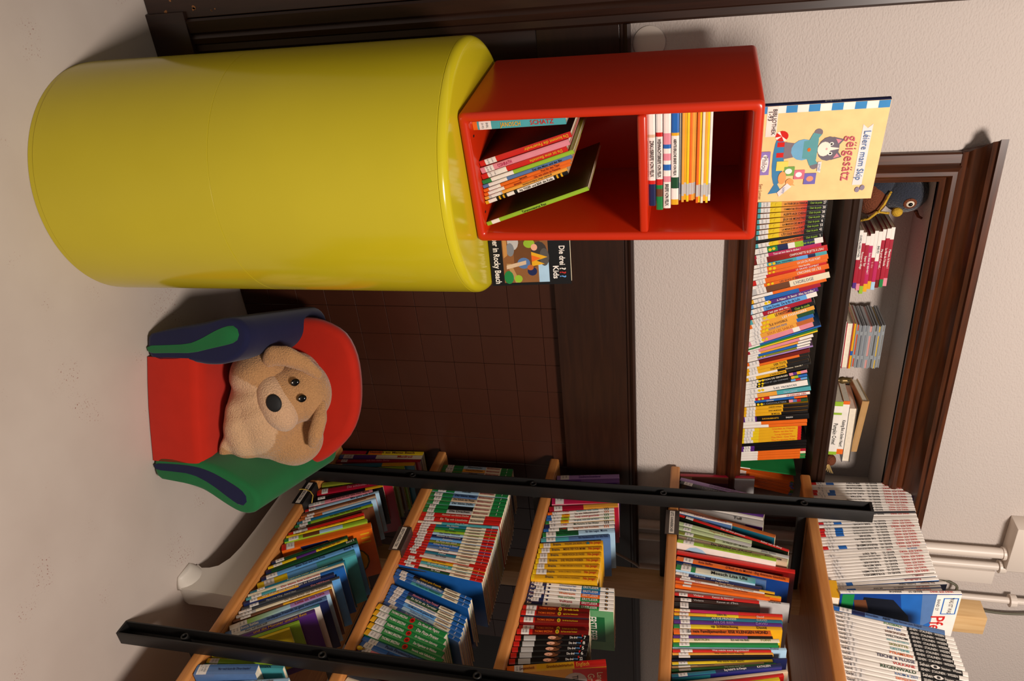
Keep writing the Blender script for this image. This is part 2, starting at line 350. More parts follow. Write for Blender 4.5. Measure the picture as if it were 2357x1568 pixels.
BOOKS = {
 's4': [
  (2.0205, 0.0125, 0.2931, -5.6, 1.662, 0.205, 0.0, 'red.06 white.16 blue.24 white', 'WAS IST WAS@.72-.96 red v;BAND 71@.57-.68 dgrey v;PIRATEN@.34-.54 dgrey v', 'S', '', 'thin white book with spine titled "piraten" on the top shelf'),
  (2.0089, 0.0113, 0.2924, -5.6, 1.662, 0.205, 0.0, 'white', 'WAS IST WAS@.72-.96 red v;BAND 46@.57-.68 dgrey v;MECHANIK@.34-.54 dgrey v', 'S', '', 'thin white book with spine titled "mechanik" on the top shelf'),
  (1.9968, 0.0128, 0.2918, -5.7, 1.662, 0.204, 0.0, 'white', 'WAS IST WAS@.72-.96 red v;BAND 107@.57-.68 dgrey v;PINGUINE@.34-.54 dgrey v', 'S', '', 'thin white book with spine titled "pinguine" on the top shelf'),
  (1.9835, 0.0128, 0.2911, -5.7, 1.662, 0.204, 0.0, 'red.06 white.16 blue.24 white', 'WAS IST WAS@.72-.96 red v;BAND 10@.57-.68 dgrey v;FLIEGEREI UND LUFTFAHRT@.34-.54 dgrey v', 'S', '', 'thin white book with spine titled "fliegerei und luftfahrt" on the top shelf'),
  (1.9703, 0.0128, 0.2904, -5.8, 1.662, 0.203, 0.0, 'red.06 white.16 blue.24 white', 'WAS IST WAS@.72-.96 red v;BAND 53@.57-.68 dgrey v;DAS AUTO@.34-.54 dgrey v', 'S', '', 'thin white book with spine titled "das auto" on the top shelf'),
  (1.957, 0.0128, 0.2898, -5.8, 1.662, 0.203, 0.0, 'white', 'WAS IST WAS@.72-.96 red v;BAND 88@.57-.68 dgrey v;RITTER@.34-.54 dgrey v', 'S', '', 'thin white book with spine titled "ritter" in the upside-down row on the top shelf'),
  (1.9437, 0.0128, 0.2891, -5.9, 1.662, 0.202, 0.0, 'white', 'WAS IST WAS@.72-.96 red v;BAND 37@.57-.68 dgrey v;COMPUTER UND ROBOTER@.34-.54 dgrey v', 'S', '', 'thin white book with spine titled "computer und roboter" on the top shelf'),
  (1.9304, 0.0128, 0.2884, -6.0, 1.662, 0.202, 0.0, 'white', 'WAS IST WAS@.72-.96 red v;BAND 76@.57-.68 dgrey v;DIE SONNE@.34-.54 dgrey v', 'S', '', 'thin white book with spine titled "die sonne" on the top shelf'),
  (1.9177, 0.0091, 0.2888, -6.3, 1.662, 0.202, 0.0, 'white', 'WAS IST WAS@.72-.96 red v;BAND 97@.57-.68 dgrey v;ZAUBERER, HEXEN UND MAGIE@.34-.54 dgrey v', 'S', '', 'thin white book with spine titled "zauberer, hexen und magie" on the top shelf'),
  (1.9061, 0.011, 0.2885, -6.6, 1.662, 0.202, 0.0, 'white', 'WAS IST WAS@.72-.96 red v;BAND 49@.57-.68 dgrey v;LEICHTATHLETIK@.34-.54 dgrey v', 'S', '', 'thin white book with spine titled "leichtathletik" on the top shelf'),
  (1.8935, 0.0109, 0.2881, -7.1, 1.662, 0.202, 0.0, 'white', 'WAS IST WAS@.72-.96 red v;BAND 16@.57-.68 dgrey v;PLANETEN@.34-.54 dgrey v', 'S', '', 'thin white book with spine titled "planeten" on the top shelf'),
  (1.8831, 0.0074, 0.2878, -7.6, 1.662, 0.201, 0.0, 'dgrey', '', '', '', 'thin dark-spined book between "planeten" and "unser" spines on the top shelf'),
  (1.8723, 0.0105, 0.2875, -8.0, 1.662, 0.201, 0.0, 'white', 'WAS IST WAS@.72-.96 red v;BAND 102@.57-.68 dgrey v;UNSER WETTER@.34-.54 dgrey v', 'S', '', 'thin white book with spine starting "unser" on the top shelf'),
  (1.8551, 0.0181, 0.2871, -8.5, 1.662, 0.201, 0.0, 'white', '', '', '', 'thick plain white-spined book behind the top of the post on the top shelf'),
  (1.8384, 0.0098, 0.2866, -9.1, 1.662, 0.201, 0.0, 'red.06 white.16 blue.24 white', 'WAS IST WAS@.72-.96 red v;BAND 59@.57-.68 dgrey v;EISBÄREN@.34-.54 dgrey v', 'S', '', 'thin white book with red foot just right of the post on the top shelf'),
  (1.826, 0.0112, 0.2863, -9.6, 1.662, 0.2, 0.0, 'white', 'WAS IST WAS@.72-.96 red v;BAND 9@.57-.68 dgrey v;DER LUCHS@.34-.54 dgrey v', 'S', '', 'thin white book, second to the right of the post on the top shelf'),
  (1.8103, 0.0135, 0.2862, -10.3, 1.662, 0.2, 0.0, 'red.06 white.16 blue.24 white', 'WAS IST WAS@.72-.96 red v;BAND 66@.57-.68 dgrey v;GESCHICHTE DER MEDIZIN@.34-.54 dgrey v', 'S', '', 'thin white book with spine titled "geschichte der medizin" on the top shelf'),
  (1.798, 0.0091, 0.2865, -10.6, 1.662, 0.201, 0.0, 'red.06 white.16 blue.24 white', 'WAS IST WAS@.72-.96 red v;BAND 90@.57-.68 dgrey v;DER REGENWALD@.34-.54 dgrey v', 'S', '', 'thin white book with spine titled "der regenwald" on the top shelf'),
  (1.7873, 0.0115, 0.2867, -10.7, 1.662, 0.201, 0.0, 'red.06 white.16 blue.24 white', 'WAS IST WAS@.72-.96 red v;BAND 14@.57-.68 dgrey v;VERSUNKENE STÄDTE@.34-.54 dgrey v', 'S', '', 'thin white book with spine titled "versunkene städte" on the top shelf'),
  (1.7746, 0.0126, 0.287, -10.9, 1.662, 0.201, 0.0, 'white', 'WAS IST WAS@.72-.96 red v;BAND 122@.57-.68 dgrey v;BIONIK@.34-.54 dgrey v', 'S', '', 'thin white book with spine titled "bionik" on the top shelf'),
  (1.7619, 0.0115, 0.2873, -11.1, 1.662, 0.201, 0.0, 'white', 'WAS IST WAS@.72-.96 red v;BAND 54@.57-.68 dgrey v;DIE EISENBAHN@.34-.54 dgrey v', 'S', '', 'thin white book with spine titled "die eisenbahn" on the top shelf'),
  (1.7498, 0.0115, 0.2876, -11.3, 1.662, 0.201, 0.0, 'white', 'WAS IST WAS@.72-.96 red v;BAND 41@.57-.68 dgrey v;FISCHE@.34-.54 dgrey v', 'S', '', 'thin white book with spine titled "fische" on the top shelf'),
  (1.7366, 0.0136, 0.2879, -11.5, 1.662, 0.202, 0.0, 'red.06 white.16 blue.24 white', 'WAS IST WAS@.72-.96 red v;BAND 101@.57-.68 dgrey v;PHÄNOMENE@.34-.54 dgrey v', 'S', '', 'thin white book with spine titled "phänomene" on the top shelf'),
  (1.7229, 0.0113, 0.2882, -11.8, 1.662, 0.202, 0.0, 'white', 'WAS IST WAS@.72-.96 red v;BAND 60@.57-.68 dgrey v;DIE KREUZZÜGE@.34-.54 dgrey v', 'S', '', 'thin white book with spine titled "die kreuzzüge" on the top shelf'),
  (1.7128, 0.008, 0.2884, -11.9, 1.662, 0.202, 0.0, 'white', 'Geld@.6-.68 crimson v;BAND 78@.8-.92 blue v', '', '', 'thin white book with small "geld" lettering on the top shelf'),
  (1.7019, 0.0126, 0.2886, -12.1, 1.662, 0.202, 0.0, 'white', 'WAS IST WAS@.72-.96 red v;BAND 22@.57-.68 dgrey v;DIE ZEIT@.34-.54 dgrey v', 'S', '', 'thin white book with spine titled "die zeit" on the top shelf'),
  (1.691, 0.008, 0.2889, -12.3, 1.662, 0.202, 0.0, 'white', 'WAS IST WAS@.72-.96 red v;BAND 18@.57-.68 dgrey v;DER WILDE WESTEN@.34-.54 dgrey v', 'S', '', 'thin white book with spine titled "der wilde westen" on the top shelf'),
  (1.6804, 0.0124, 0.2891, -12.4, 1.662, 0.202, 0.0, 'white', 'WAS IST WAS@.72-.96 red v;BAND 81@.57-.68 dgrey v;DIE SIEBEN WELTWUNDER@.34-.54 dgrey v', 'S', '', 'thin white book with spine titled "die sieben weltwunder" on the top shelf'),
  (1.6672, 0.0113, 0.2894, -12.7, 1.662, 0.203, 0.0, 'white', 'WAS IST WAS@.72-.96 red v;BAND 42@.57-.68 dgrey v;INDIANER@.34-.54 dgrey v', 'S', '', 'thin white book with spine titled "indianer" on the top shelf'),
  (1.6553, 0.0114, 0.2897, -12.8, 1.662, 0.203, 0.0, 'white', 'WAS IST WAS@.72-.96 red v;BAND 21@.57-.68 dgrey v;DER MOND@.34-.54 dgrey v', 'S', '', 'thin white book with spine titled "der mond" on the top shelf'),
  (1.6444, 0.0091, 0.2899, -13.0, 1.662, 0.203, 0.0, 'white', 'WAS IST WAS@.72-.96 red v;BAND 44@.57-.68 dgrey v;DIE BIBEL@.34-.54 dgrey v', 'S', '', 'thin white book with spine titled "die bibel" on the top shelf'),
  (1.6336, 0.0114, 0.2902, -13.2, 1.662, 0.203, 0.0, 'white', 'WAS IST WAS@.72-.96 red v;BAND 26@.57-.68 dgrey v;WILDE BLUMEN@.34-.54 dgrey v', 'S', '', 'thin white book with spine titled "wilde blumen" on the top shelf'),
  (1.6208, 0.0125, 0.2905, -13.4, 1.662, 0.203, 0.0, 'white', 'WAS IST WAS@.72-.96 red v;BAND 61@.57-.68 dgrey v;PYRAMIDEN@.34-.54 dgrey v', 'S', '', 'thin white book, spine "pyramiden" in black on the top shelf'),
  (1.6082, 0.0083, 0.2915, -12.8, 1.662, 0.204, 0.0, 'white', 'FORMEL 1@.76-.9 crimson v', 'S', '', 'white book with red "formel 1" spine on the top shelf'),
  (1.5977, 0.0114, 0.2909, -12.1, 1.662, 0.204, 0.0, 'red.05 white.14 blue.22 white', 'Fußballbuch@.66-.88 crimson v', 'S', '', 'thick white book with large red "fußballbuch" spine on the top shelf'),
  (1.5865, 0.0099, 0.3076, -11.2, 1.662, 0.215, 0.0, 'navy.05 white', 'Kochlein · Kaluza@.6-.74 dgrey v;Die Ägypter@.78-.9 brown v', 'S', '', 'taller white book with "die ägypter" spine on the top shelf'),
  (1.5777, 0.0069, 0.2897, -10.6, 1.662, 0.203, 0.0, 'red.06 white.16 blue.24 white', 'WAS IST WAS@.72-.96 red v;BAND 111@.57-.68 dgrey v;DIE GENE@.34-.54 dgrey v', 'S', '', 'thin white book with spine titled "die gene" on the top shelf'),
  (1.57, 0.0076, 0.2893, -10.0, 1.662, 0.202, 0.0, 'red.06 white.16 blue.24 white', 'WAS IST WAS@.72-.96 red v;BAND 2@.57-.68 dgrey v;DER MENSCH@.34-.54 dgrey v', 'S', '', 'thin white book with spine titled "der mensch" on the top shelf'),
  (1.5631, 0.006, 0.2888, -9.3, 1.662, 0.202, 0.0, 'white', 'WAS IST WAS@.72-.96 red v;BAND 73@.57-.68 dgrey v;TIERE@.34-.54 dgrey v', 'S', '', 'thin white book directly left of the horse book on the top shelf'),
  (1.5586, 0.0114, 0.3025, -7.3, 1.642, 0.21, 0.022, 'white.8 white', 'WAS IST WAS@.72-.96 red v;BAND 27@.57-.68 dgrey v;PFERDE@.4-.52 dgrey v', 'S', 'horse', 'upright "pferde" book showing its blue horse cover on the top shelf'),
  (1.5219, 0.0151, 0.2611, 10.0, 1.662, 0.2, 0.0, 'blue.1 navy.3 slate.5 slate', 'Scott und Amundsen@.2-.42 navy;A&W@.46-.53 black;Das Rennen zum Südpol@.56-.8 navy', 'S', 'slate', 'blue leaning book titled "scott und amundsen" on the top shelf'),
  (1.506, 0.0125, 0.2781, 9.7, 1.662, 0.195, 0.0, 'white.62 black.93 white', 'FUSSBALL@.42-.6 green;SEHEN · STAUNEN · WISSEN@.64-.92 white;Gerst@.02-.08 dgrey', 'S', 'cream', 'white-and-black book with coloured title "fussball" on the top shelf'),
  (1.4929, 0.0125, 0.2782, 9.5, 1.662, 0.195, 0.0, 'white.62 black.93 white', 'RITTER@.42-.6 blue;SEHEN · STAUNEN · WISSEN@.64-.92 white;Gerst@.02-.08 dgrey', 'S', 'cream', 'white-and-black book with coloured title "ritter" on the top shelf'),
  (1.4798, 0.0125, 0.2783, 9.3, 1.662, 0.195, 0.0, 'white.62 black.93 white', 'WIKINGER@.42-.6 brown;SEHEN · STAUNEN · WISSEN@.64-.92 white;Gerst@.02-.08 dgrey', 'S', 'cream', 'white-and-black book with coloured title "wikinger" on the top shelf'),
  (1.4666, 0.0125, 0.2783, 9.1, 1.662, 0.195, 0.0, 'white.62 black.93 white', 'WELTRAUM@.42-.6 dgrey;SEHEN · STAUNEN · WISSEN@.64-.92 white;Gerst@.02-.08 dgrey', 'S', 'cream', 'white-and-black book with coloured title "weltraum" on the top shelf'),
  (1.4535, 0.0125, 0.2784, 8.9, 1.662, 0.195, 0.0, 'white.62 black.93 white', 'ARKTIS & ANTARKTIS@.42-.6 turq;SEHEN · STAUNEN · WISSEN@.64-.92 white;Gerst@.02-.08 dgrey', 'S', 'cream', 'white-and-black book with coloured title "arktis & antarktis" on the top shelf'),
  (1.4403, 0.0125, 0.2785, 8.7, 1.662, 0.195, 0.0, 'white.62 black.93 white', 'SKELETTE@.42-.6 olive;SEHEN · STAUNEN · WISSEN@.64-.92 white;Gerst@.02-.08 dgrey', 'S', 'cream', 'white-and-black book with coloured title "skelette" on the top shelf'),
  (1.4272, 0.0125, 0.2786, 8.5, 1.662, 0.195, 0.0, 'white.62 black.93 white', 'GESTEINE@.42-.6 turq;SEHEN · STAUNEN · WISSEN@.64-.92 white;Gerst@.02-.08 dgrey', 'S', 'cream', 'white-and-black book with coloured title "gesteine" on the top shelf'),
  (1.4136, 0.0137, 0.2787, 8.3, 1.662, 0.195, 0.0, 'white.62 black.93 white', 'PYRAMIDEN@.42-.6 orange;SEHEN · STAUNEN · WISSEN@.64-.92 white;Gerst@.02-.08 dgrey', 'S', 'cream', 'white-and-black book with coloured title "pyramiden" on the top shelf'),
  (1.3974, 0.0161, 0.2815, 8.0, 1.662, 0.197, 0.0, 'white.62 black.96 white', 'TEICHE & FLÜSSE@.3-.6 navy;Sehen@.635-.71 white;Staunen · Wissen@.8-.95 white;Gerst@.02-.08 dgrey', 'SE', 'cream', 'wide white-and-black book with large title "teiche & flüsse" on the top shelf'),
  (1.382, 0.0137, 0.2789, 7.8, 1.662, 0.195, 0.0, 'white.62 black.93 white', 'VULKANE@.42-.6 red;SEHEN · STAUNEN · WISSEN@.64-.92 white;Gerst@.02-.08 dgrey', 'S', 'cream', 'white-and-black book with coloured title "vulkane" on the top shelf'),
  (1.3658, 0.0161, 0.2817, 7.5, 1.662, 0.197, 0.0, 'white.62 black.96 white', 'REGENWALD@.3-.6 dgreen;Sehen@.635-.71 white;Staunen · Wissen@.8-.95 white;Gerst@.02-.08 dgrey', 'SE', 'cream', 'wide white-and-black book with large title "regenwald" on the top shelf'),
  (1.3509, 0.0126, 0.279, 7.3, 1.662, 0.195, 0.0, 'white.62 black.93 white', 'RAUM & ZEIT@.42-.6 slate;SEHEN · STAUNEN · WISSEN@.64-.92 white;Gerst@.02-.08 dgrey', 'S', 'cream', 'white-and-black book with coloured title "raum & zeit" on the top shelf'),
  (1.338, 0.0125, 0.2791, 7.1, 1.662, 0.195, 0.0, 'white.62 black.93 white', 'ERFINDUNGEN@.42-.6 orange;SEHEN · STAUNEN · WISSEN@.64-.92 white;Gerst@.02-.08 dgrey', 'S', 'cream', 'white-and-black book with coloured title "erfindungen" on the top shelf'),
  (1.3225, 0.0162, 0.2792, 6.8, 1.662, 0.195, 0.0, 'white.62 black.93 white', 'WÜSTEN@.42-.6 gold;SEHEN · STAUNEN · WISSEN@.64-.92 white;Gerst@.02-.08 dgrey', 'S', 'cream', 'white-and-black book with coloured title "wüsten" on the top shelf'),
  (1.3062, 0.0151, 0.2793, 6.6, 1.662, 0.196, 0.0, 'white.3 black.6 white', 'Gerst@.02-.08 dgrey', 'S', '', 'last white-and-black book at the near end on the top shelf'),
 ],
 's3': [
  (2.021, 0.0134, 0.2358, -3.2, 1.662, 0.24, 0.0, 'crimson', '', '', 'house', 'picture book with red edge and brown-purple house cover on the second shelf down'),
  (2.0002, 0.0164, 0.2712, 14.9, 1.662, 0.22, 0.0, 'lilac', 'Der Junge aus dem Schrank@.35-.7 grey', '', 'black', 'black leaning picture book with lilac spine edge on the second shelf down'),
  (1.9844, 0.0152, 0.2416, 15.9, 1.662, 0.22, 0.0, 'black.3 dgrey', 'Der Wald bei Nacht@.3-.7 grey', 'S', 'darkforest', 'dark green-black leaning book beside the post on the second shelf down'),
  (1.9452, 0.0163, 0.261, 10.7, 1.7, 0.183, 0.0, 'purple', '', '', 'purple', 'purple book half behind the post on the second shelf down'),
  (1.9272, 0.0137, 0.2592, 10.1, 1.7, 0.181, 0.0, 'white', '', '', 'white', 'white-edged picture book behind the post on the second shelf down'),
  (1.906, 0.0291, 0.2568, 10.3, 1.7, 0.18, 0.0, 'lgrey', 'Tull@.6-.8 dgrey', '', 'toon', 'pale grey cartoon picture book right behind the post on the second shelf down'),
  (1.8773, 0.0148, 0.2946, 17.6, 1.68, 0.206, 0.0, 'copper', '', '', 'teal', 'orange wood-grain spined book leaning right on the second shelf down'),
  (1.8422, 0.0094, 0.1622, 13.2, 1.662, 0.114, 0.0, 'white', 'E Buch fir jiddwereen FILIPETTI@.25-.95 crimson', 'S', 'cloud', 'short white-spined book with cloudy sky cover on the second shelf down'),
  (1.8279, 0.0105, 0.3315, 19.9, 1.662, 0.2, 0.0, 'red.06 black.14 red', 'Den Elfi huet gewonnen@.4-.62 white;Esther vun de Bierg@.76-.94 white', 'S', 'sunflower', 'long red-spined book with dark sunflower cover on the second shelf down'),
  (1.7932, 0.0145, 0.2173, 15.0, 1.662, 0.152, 0.0, 'pgreen', 'August a Käthe@.4-.8 tan', 'S', '', 'pale green slim book, upper of the pair on the second shelf down'),
  (1.7732, 0.0139, 0.2152, 13.5, 1.662, 0.151, 0.0, 'pgreen.5 lgrey', '', 'S', '', 'pale green slim book, lower of the pair on the second shelf down'),
  (1.7534, 0.0135, 0.3169, 11.8, 1.662, 0.222, 0.0, 'olive.35 pgreen>lgrey', 'DE WELLEF LIEFT AM BËSCH@.42-.64 black;Jana Ellas@.75-.9 grey', 'S', '', 'grey-green book titled in black capitals, leaning on the second shelf down'),
  (1.7313, 0.0169, 0.3104, 10.8, 1.662, 0.22, 0.0, 'beige', 'De Wollef an d’Schof@.3-.7 dgrey;Stephanie@.8-.95 black', 'S', 'beige', 'beige leaning picture book with handwritten title on the second shelf down'),
  (1.7053, 0.0144, 0.2769, 8.8, 1.65, 0.2, 0.0, 'lime', 'Doheem sinn ech, wou mäin Häerz schléit@.28-.85 olive', 'S', 'mouse', 'yellow-green spined book with white mouse cover on the second shelf down'),
  (1.6764, 0.0162, 0.3253, 6.2, 1.668, 0.2, 0.0, 'red', '', '', 'dred', 'tall red book standing behind the mouse-cover book on the second shelf down'),
  (1.6492, 0.0175, 0.3072, 8.3, 1.665, 0.22, 0.0, 'orange', 'D’Ruth an de Mound - Eng Aventure Geschicht@.45-.97 dred;Anita Steffen@.2-.33 dred', 'S', 'planets', 'orange-spined book with blue planet cover on the second shelf down'),
  (1.6363, 0.0096, 0.2471, 8.8, 1.67, 0.173, 0.0, 'blue.3 slate', 'Zeilzeitung@.4-.7 navy', 'S', 'slate', 'medium blue book with scribbled title on the second shelf down'),
  (1.607, 0.0208, 0.215, 7.0, 1.655, 0.151, 0.0, 'green.25 cream>turq', 'Meesch Lisa Uhi@.45-.9 black', 'S', 'lblue', 'green-and-cream book with handwritten black title on the second shelf down'),
  (1.5903, 0.0108, 0.2312, 6.6, 1.662, 0.162, 0.0, 'white.15 navy', 'Anja Ludwig@.22-.35 lgrey;De Kapperlou@.42-.62 white', 'S', 'navy', 'navy book titled in white letters on the second shelf down'),
  (1.5789, 0.0089, 0.2644, 6.2, 1.662, 0.185, 0.0, 'brown.85 gold', 'De klenge Wand@.25-.75 beige', 'S', 'brown', 'brown book with golden top end on the second shelf down'),
  (1.5688, 0.0072, 0.2375, 5.6, 1.662, 0.166, 0.0, 'red.05 white', 'Bei den Oichtercher fir de Feierowend@.4-.97 black;Erhard@.2-.32 red', 'S', '', 'white-spined book with black serif title on the second shelf down'),
  (1.5582, 0.0075, 0.2793, 4.6, 1.662, 0.196, 0.0, 'orange.85 gold', 'Hannes Huellen@.45-.8 dred', 'S', '', 'bright orange book with golden top on the second shelf down'),
  (1.5467, 0.0071, 0.2502, 3.6, 1.662, 0.175, 0.0, 'orange', '', 'S', '', 'plain orange book under the golden-topped one on the second shelf down'),
  (1.5318, 0.0102, 0.299, 2.0, 1.668, 0.2, 0.0, 'lgrey', 'Stephanie@.8-.95 black', '', 'lgrey', 'tall light grey book standing behind the red spine on the second shelf down'),
  (1.5133, 0.0116, 0.2208, -0.1, 1.662, 0.155, 0.0, 'red', 'Viviane@.22-.35 white;Kannst du bleiwen?@.45-.7 white', 'S', 'viking', 'red book with dark figure cover on the second shelf down'),
  (1.4951, 0.0115, 0.222, -1.7, 1.662, 0.155, 0.0, 'dbrown', 'Viviane@.22-.35 lgrey;Kannst an d’Bett@.5-.75 lgrey', 'S', '', 'dark brown book, upper of two near-black ones on the second shelf down'),
  (1.4759, 0.0192, 0.2203, -2.8, 1.662, 0.154, 0.0, 'black', '', 'S', 'robot', 'near-black book, lower of two, greenish cover on the second shelf down'),
  (1.4581, 0.0097, 0.2773, -3.8, 1.662, 0.194, 0.0, 'gold.15 magenta.6 red', '', 'S', '', 'magenta-to-red slim picture book on the second shelf down'),
  (1.4455, 0.0098, 0.2764, -4.5, 1.662, 0.193, 0.0, 'gold.3 yellow.6 orange', 'DEN EL@.4-.5 navy;David@.75-.85 white', 'S', '', 'golden slim picture book with navy letters on the second shelf down'),
  (1.433, 0.011, 0.2755, -5.0, 1.662, 0.193, 0.0, 'teal', 'AN DE PRINZESS@.35-.58 white;DAVID@.75-.88 lgrey', 'S', '', 'teal slim picture book on the second shelf down'),
  (1.4196, 0.0123, 0.2744, -5.5, 1.662, 0.192, 0.0, 'purple', 'AN DE BIER@.35-.58 lilac;DAVID@.75-.88 lilac', 'S', '', 'purple slim picture book on the second shelf down'),
  (1.4046, 0.0135, 0.2733, -6.0, 1.662, 0.191, 0.0, 'green.12 yellow.4 gold', 'op Schlittschong@.35-.6 black;David@.75-.88 black', 'S', '', 'yellow slim picture book with orange scarf print on the second shelf down'),
  (1.3869, 0.0178, 0.2448, -6.7, 1.662, 0.171, 0.0, 'orange', 'En neie Familljemember: EISE KLENGEN HOND@.15-.97 black', 'S', 'green', 'wide orange book with heavy black title on the second shelf down'),
  (1.3713, 0.0095, 0.2491, -7.1, 1.662, 0.174, 0.0, 'purple.75 black', '', 'S', '', 'purple book with black ribbon end on the second shelf down'),
  (1.3594, 0.0119, 0.2645, -7.6, 1.662, 0.185, 0.0, 'yellow.12 cream', 'EDITION@.2-.35 olive;Ech well mei Bett!@.55-.72 dgreen;TONY@.82-.93 olive', 'S', '', 'pale yellow slim book with green title on the second shelf down'),
  (1.3468, 0.0111, 0.2609, -7.9, 1.662, 0.183, 0.0, 'green', '', 'S', '', 'plain green slim book on the second shelf down'),
  (1.3365, 0.0078, 0.2805, -7.6, 1.666, 0.196, 0.0, 'lblue', 'Dostner@.85-.95 navy', '', 'lblue', 'light blue tall book behind the red question book on the second shelf down'),
  (1.327, 0.0091, 0.2428, -7.9, 1.662, 0.17, 0.0, 'red', 'Wat mécht mech ängschtlech?@.4-.78 white', 'S', '', 'red book asking about being anxious on the second shelf down'),
  (1.3172, 0.0086, 0.2471, -8.3, 1.662, 0.173, 0.0, 'amber', 'Wat mécht mech traureg?@.42-.72 brown', 'S', '', 'amber book asking about being sad on the second shelf down'),
  (1.3082, 0.0072, 0.2465, -8.7, 1.662, 0.173, 0.0, 'black', '', 'S', 'black', 'thin black book between amber and yellow on the second shelf down'),
  (1.3001, 0.0054, 0.2805, -9.2, 1.666, 0.196, 0.0, 'navy', '', '', 'navy', 'navy tall book behind the yellow question book on the second shelf down'),
  (1.2893, 0.0086, 0.2455, -10.1, 1.662, 0.19, 0.0, 'yellow', 'Wat mécht mech staark?@.45-.72 black', 'S', 'turq', 'yellow book asking about being strong, teal cover on the second shelf down'),
  (1.2777, 0.0054, 0.2253, -11.4, 1.662, 0.158, 0.0, 'tan', 'Duuschterech Kummer@.25-.5 brown', 'S', '', 'tan slim book near the front end on the second shelf down'),
  (1.2673, 0.0065, 0.2556, -12.6, 1.662, 0.179, 0.0, 'green', 'Wat mécht mech frou?@.45-.75 white', 'S', '', 'green book asking about being happy on the second shelf down'),
  (1.2568, 0.005, 0.2398, -13.6, 1.662, 0.168, 0.0, 'brown', '', '', '', 'brown slim book near the front end on the second shelf down'),
  (1.2444, 0.0098, 0.2681, -14.8, 1.65, 0.22, 0.0, 'teal.4 navy', 'Eng Hellef fir de Klengen@.48-.68 white;KATHLEEN@.78-.9 white', 'S', 'space', 'navy-and-teal book with moon and rocket cover on the second shelf down'),
  (1.2296, 0.0088, 0.2847, -15.9, 1.662, 0.199, 0.0, 'beige', '', '', '', 'beige slim book at the near end on the second shelf down'),
  (1.2162, 0.009, 0.2753, -16.8, 1.662, 0.193, 0.0, 'red', '', '', '', 'red book at the near end on the second shelf down'),
  (1.2024, 0.0117, 0.2651, -17.6, 1.662, 0.186, 0.0, 'yellow', '', '', '', 'golden book at the near end on the second shelf down'),
 ],
 's2': [
  (1.9632, 0.0215, 0.2083, -8.2, 1.662, 0.146, 0.0, 'lilac', 'Zauberschneiderei@.35-.7 purple', 'S', '', 'light violet book with dark curly title on the middle shelf'),
  (1.9407, 0.0215, 0.2105, -8.5, 1.662, 0.147, 0.0, 'purple.4 violet', '', '', 'purple', 'darker violet book beside the post on the middle shelf'),
  (1.8988, 0.0243, 0.2096, -6.0, 1.662, 0.147, 0.0, 'navy', '', '', '', 'navy book mostly behind the post on the middle shelf'),
  (1.854, 0.0459, 0.2143, -8.7, 1.662, 0.15, 0.0, 'magenta>red', '', 'S', 'pink', 'thick pink-red book just past the post on the middle shelf'),
  (1.8085, 0.0224, 0.219, -11.7, 1.662, 0.153, 0.0, 'crimson.5 amber', '', 'S', '', 'crimson and amber slim book on the middle shelf'),
  (1.7867, 0.0121, 0.2104, -12.8, 1.662, 0.147, 0.0, 'orange.08 white.22 white.34 white.86 white', 'S. WEEK@.24-.33 red;Quatsch mit Soße@.42-.78 turq', 'SB', '', 'white slim book titled "quatsch mit soße" on the middle shelf'),
  (1.7733, 0.0128, 0.212, -13.1, 1.662, 0.148, 0.0, 'blue.08 white.22 gold.34 white.86 white', 'S. WEEK@.24-.33 red;So ein Affentheater!@.42-.78 brown', 'SB', '', 'white slim book titled "so ein affentheater" on the middle shelf'),
  (1.7603, 0.0136, 0.2135, -12.7, 1.662, 0.149, 0.0, 'blue.08 white.22 lime.34 white.86 white', 'S. WEEK@.24-.33 red;Total schief gewickelt@.42-.78 red', 'SB', '', 'white slim book titled "total schief gewickelt" on the middle shelf'),
  (1.7459, 0.0137, 0.215, -12.3, 1.662, 0.151, 0.0, 'green.08 white.22 gold.34 white.86 white', 'S. WEEK@.24-.33 red;Ich glaub, mich tritt ein Huhn!@.42-.78 teal', 'SB', '', 'white slim book titled "ich glaub, mich tritt ein huhn" on the middle shelf'),
  (1.7291, 0.0179, 0.2168, -11.8, 1.662, 0.152, 0.0, 'navy.08 white.22 white.34 white.86 white', 'S. WEEK@.24-.33 red;Mit Karacho in den Winter@.42-.78 dgreen', 'SB', '', 'white slim book titled "mit karacho in den winter" on the middle shelf'),
  (1.7124, 0.0138, 0.2185, -11.4, 1.662, 0.153, 0.0, 'blue.08 white.22 dgreen.34 white.86 white', 'S. WEEK@.24-.33 red;Spaghetti mit Konfetti@.42-.78 copper', 'SB', '', 'white slim book titled "spaghetti mit konfetti" on the middle shelf'),
  (1.6919, 0.0211, 0.2203, -12.2, 1.662, 0.15, 0.0, 'green>dgreen.5 lblue', 'Marie Waver@.2-.4 dgreen;für den Legen  Moons@.6-.9 navy', 'S', 'lblue', 'green-and-pale-blue hardcover before the yellow row on the middle shelf'),
  (1.6695, 0.0174, 0.2092, -11.4, 1.662, 0.16, 0.0, 'turq.4 slate', 'Ein Pandawunder vor alle Felle@.55-.97 navy', 'S', 'slate', 'grey-blue hardcover directly before the yellow row on the middle shelf'),
  (1.6441, 0.0196, 0.1906, -10.8, 1.66, 0.133, 0.0, 'yellow.05 gold', 'WILDES ZAUBERBUCH@.4-.74 brown;No Jungs!@.79-.97 red;Brezina@.22-.34 dgrey', 'ST', '', 'yellow hardcover with teal star on its spine on the middle shelf'),
  (1.6234, 0.0197, 0.1904, -9.9, 1.66, 0.133, 0.0, 'yellow.05 gold', 'MEHR PEP FÜR MAMI@.4-.74 brown;No Jungs!@.79-.97 red;Brezina@.22-.34 dgrey', 'S', '', 'yellow hardcover titled "mehr pep" on the middle shelf'),
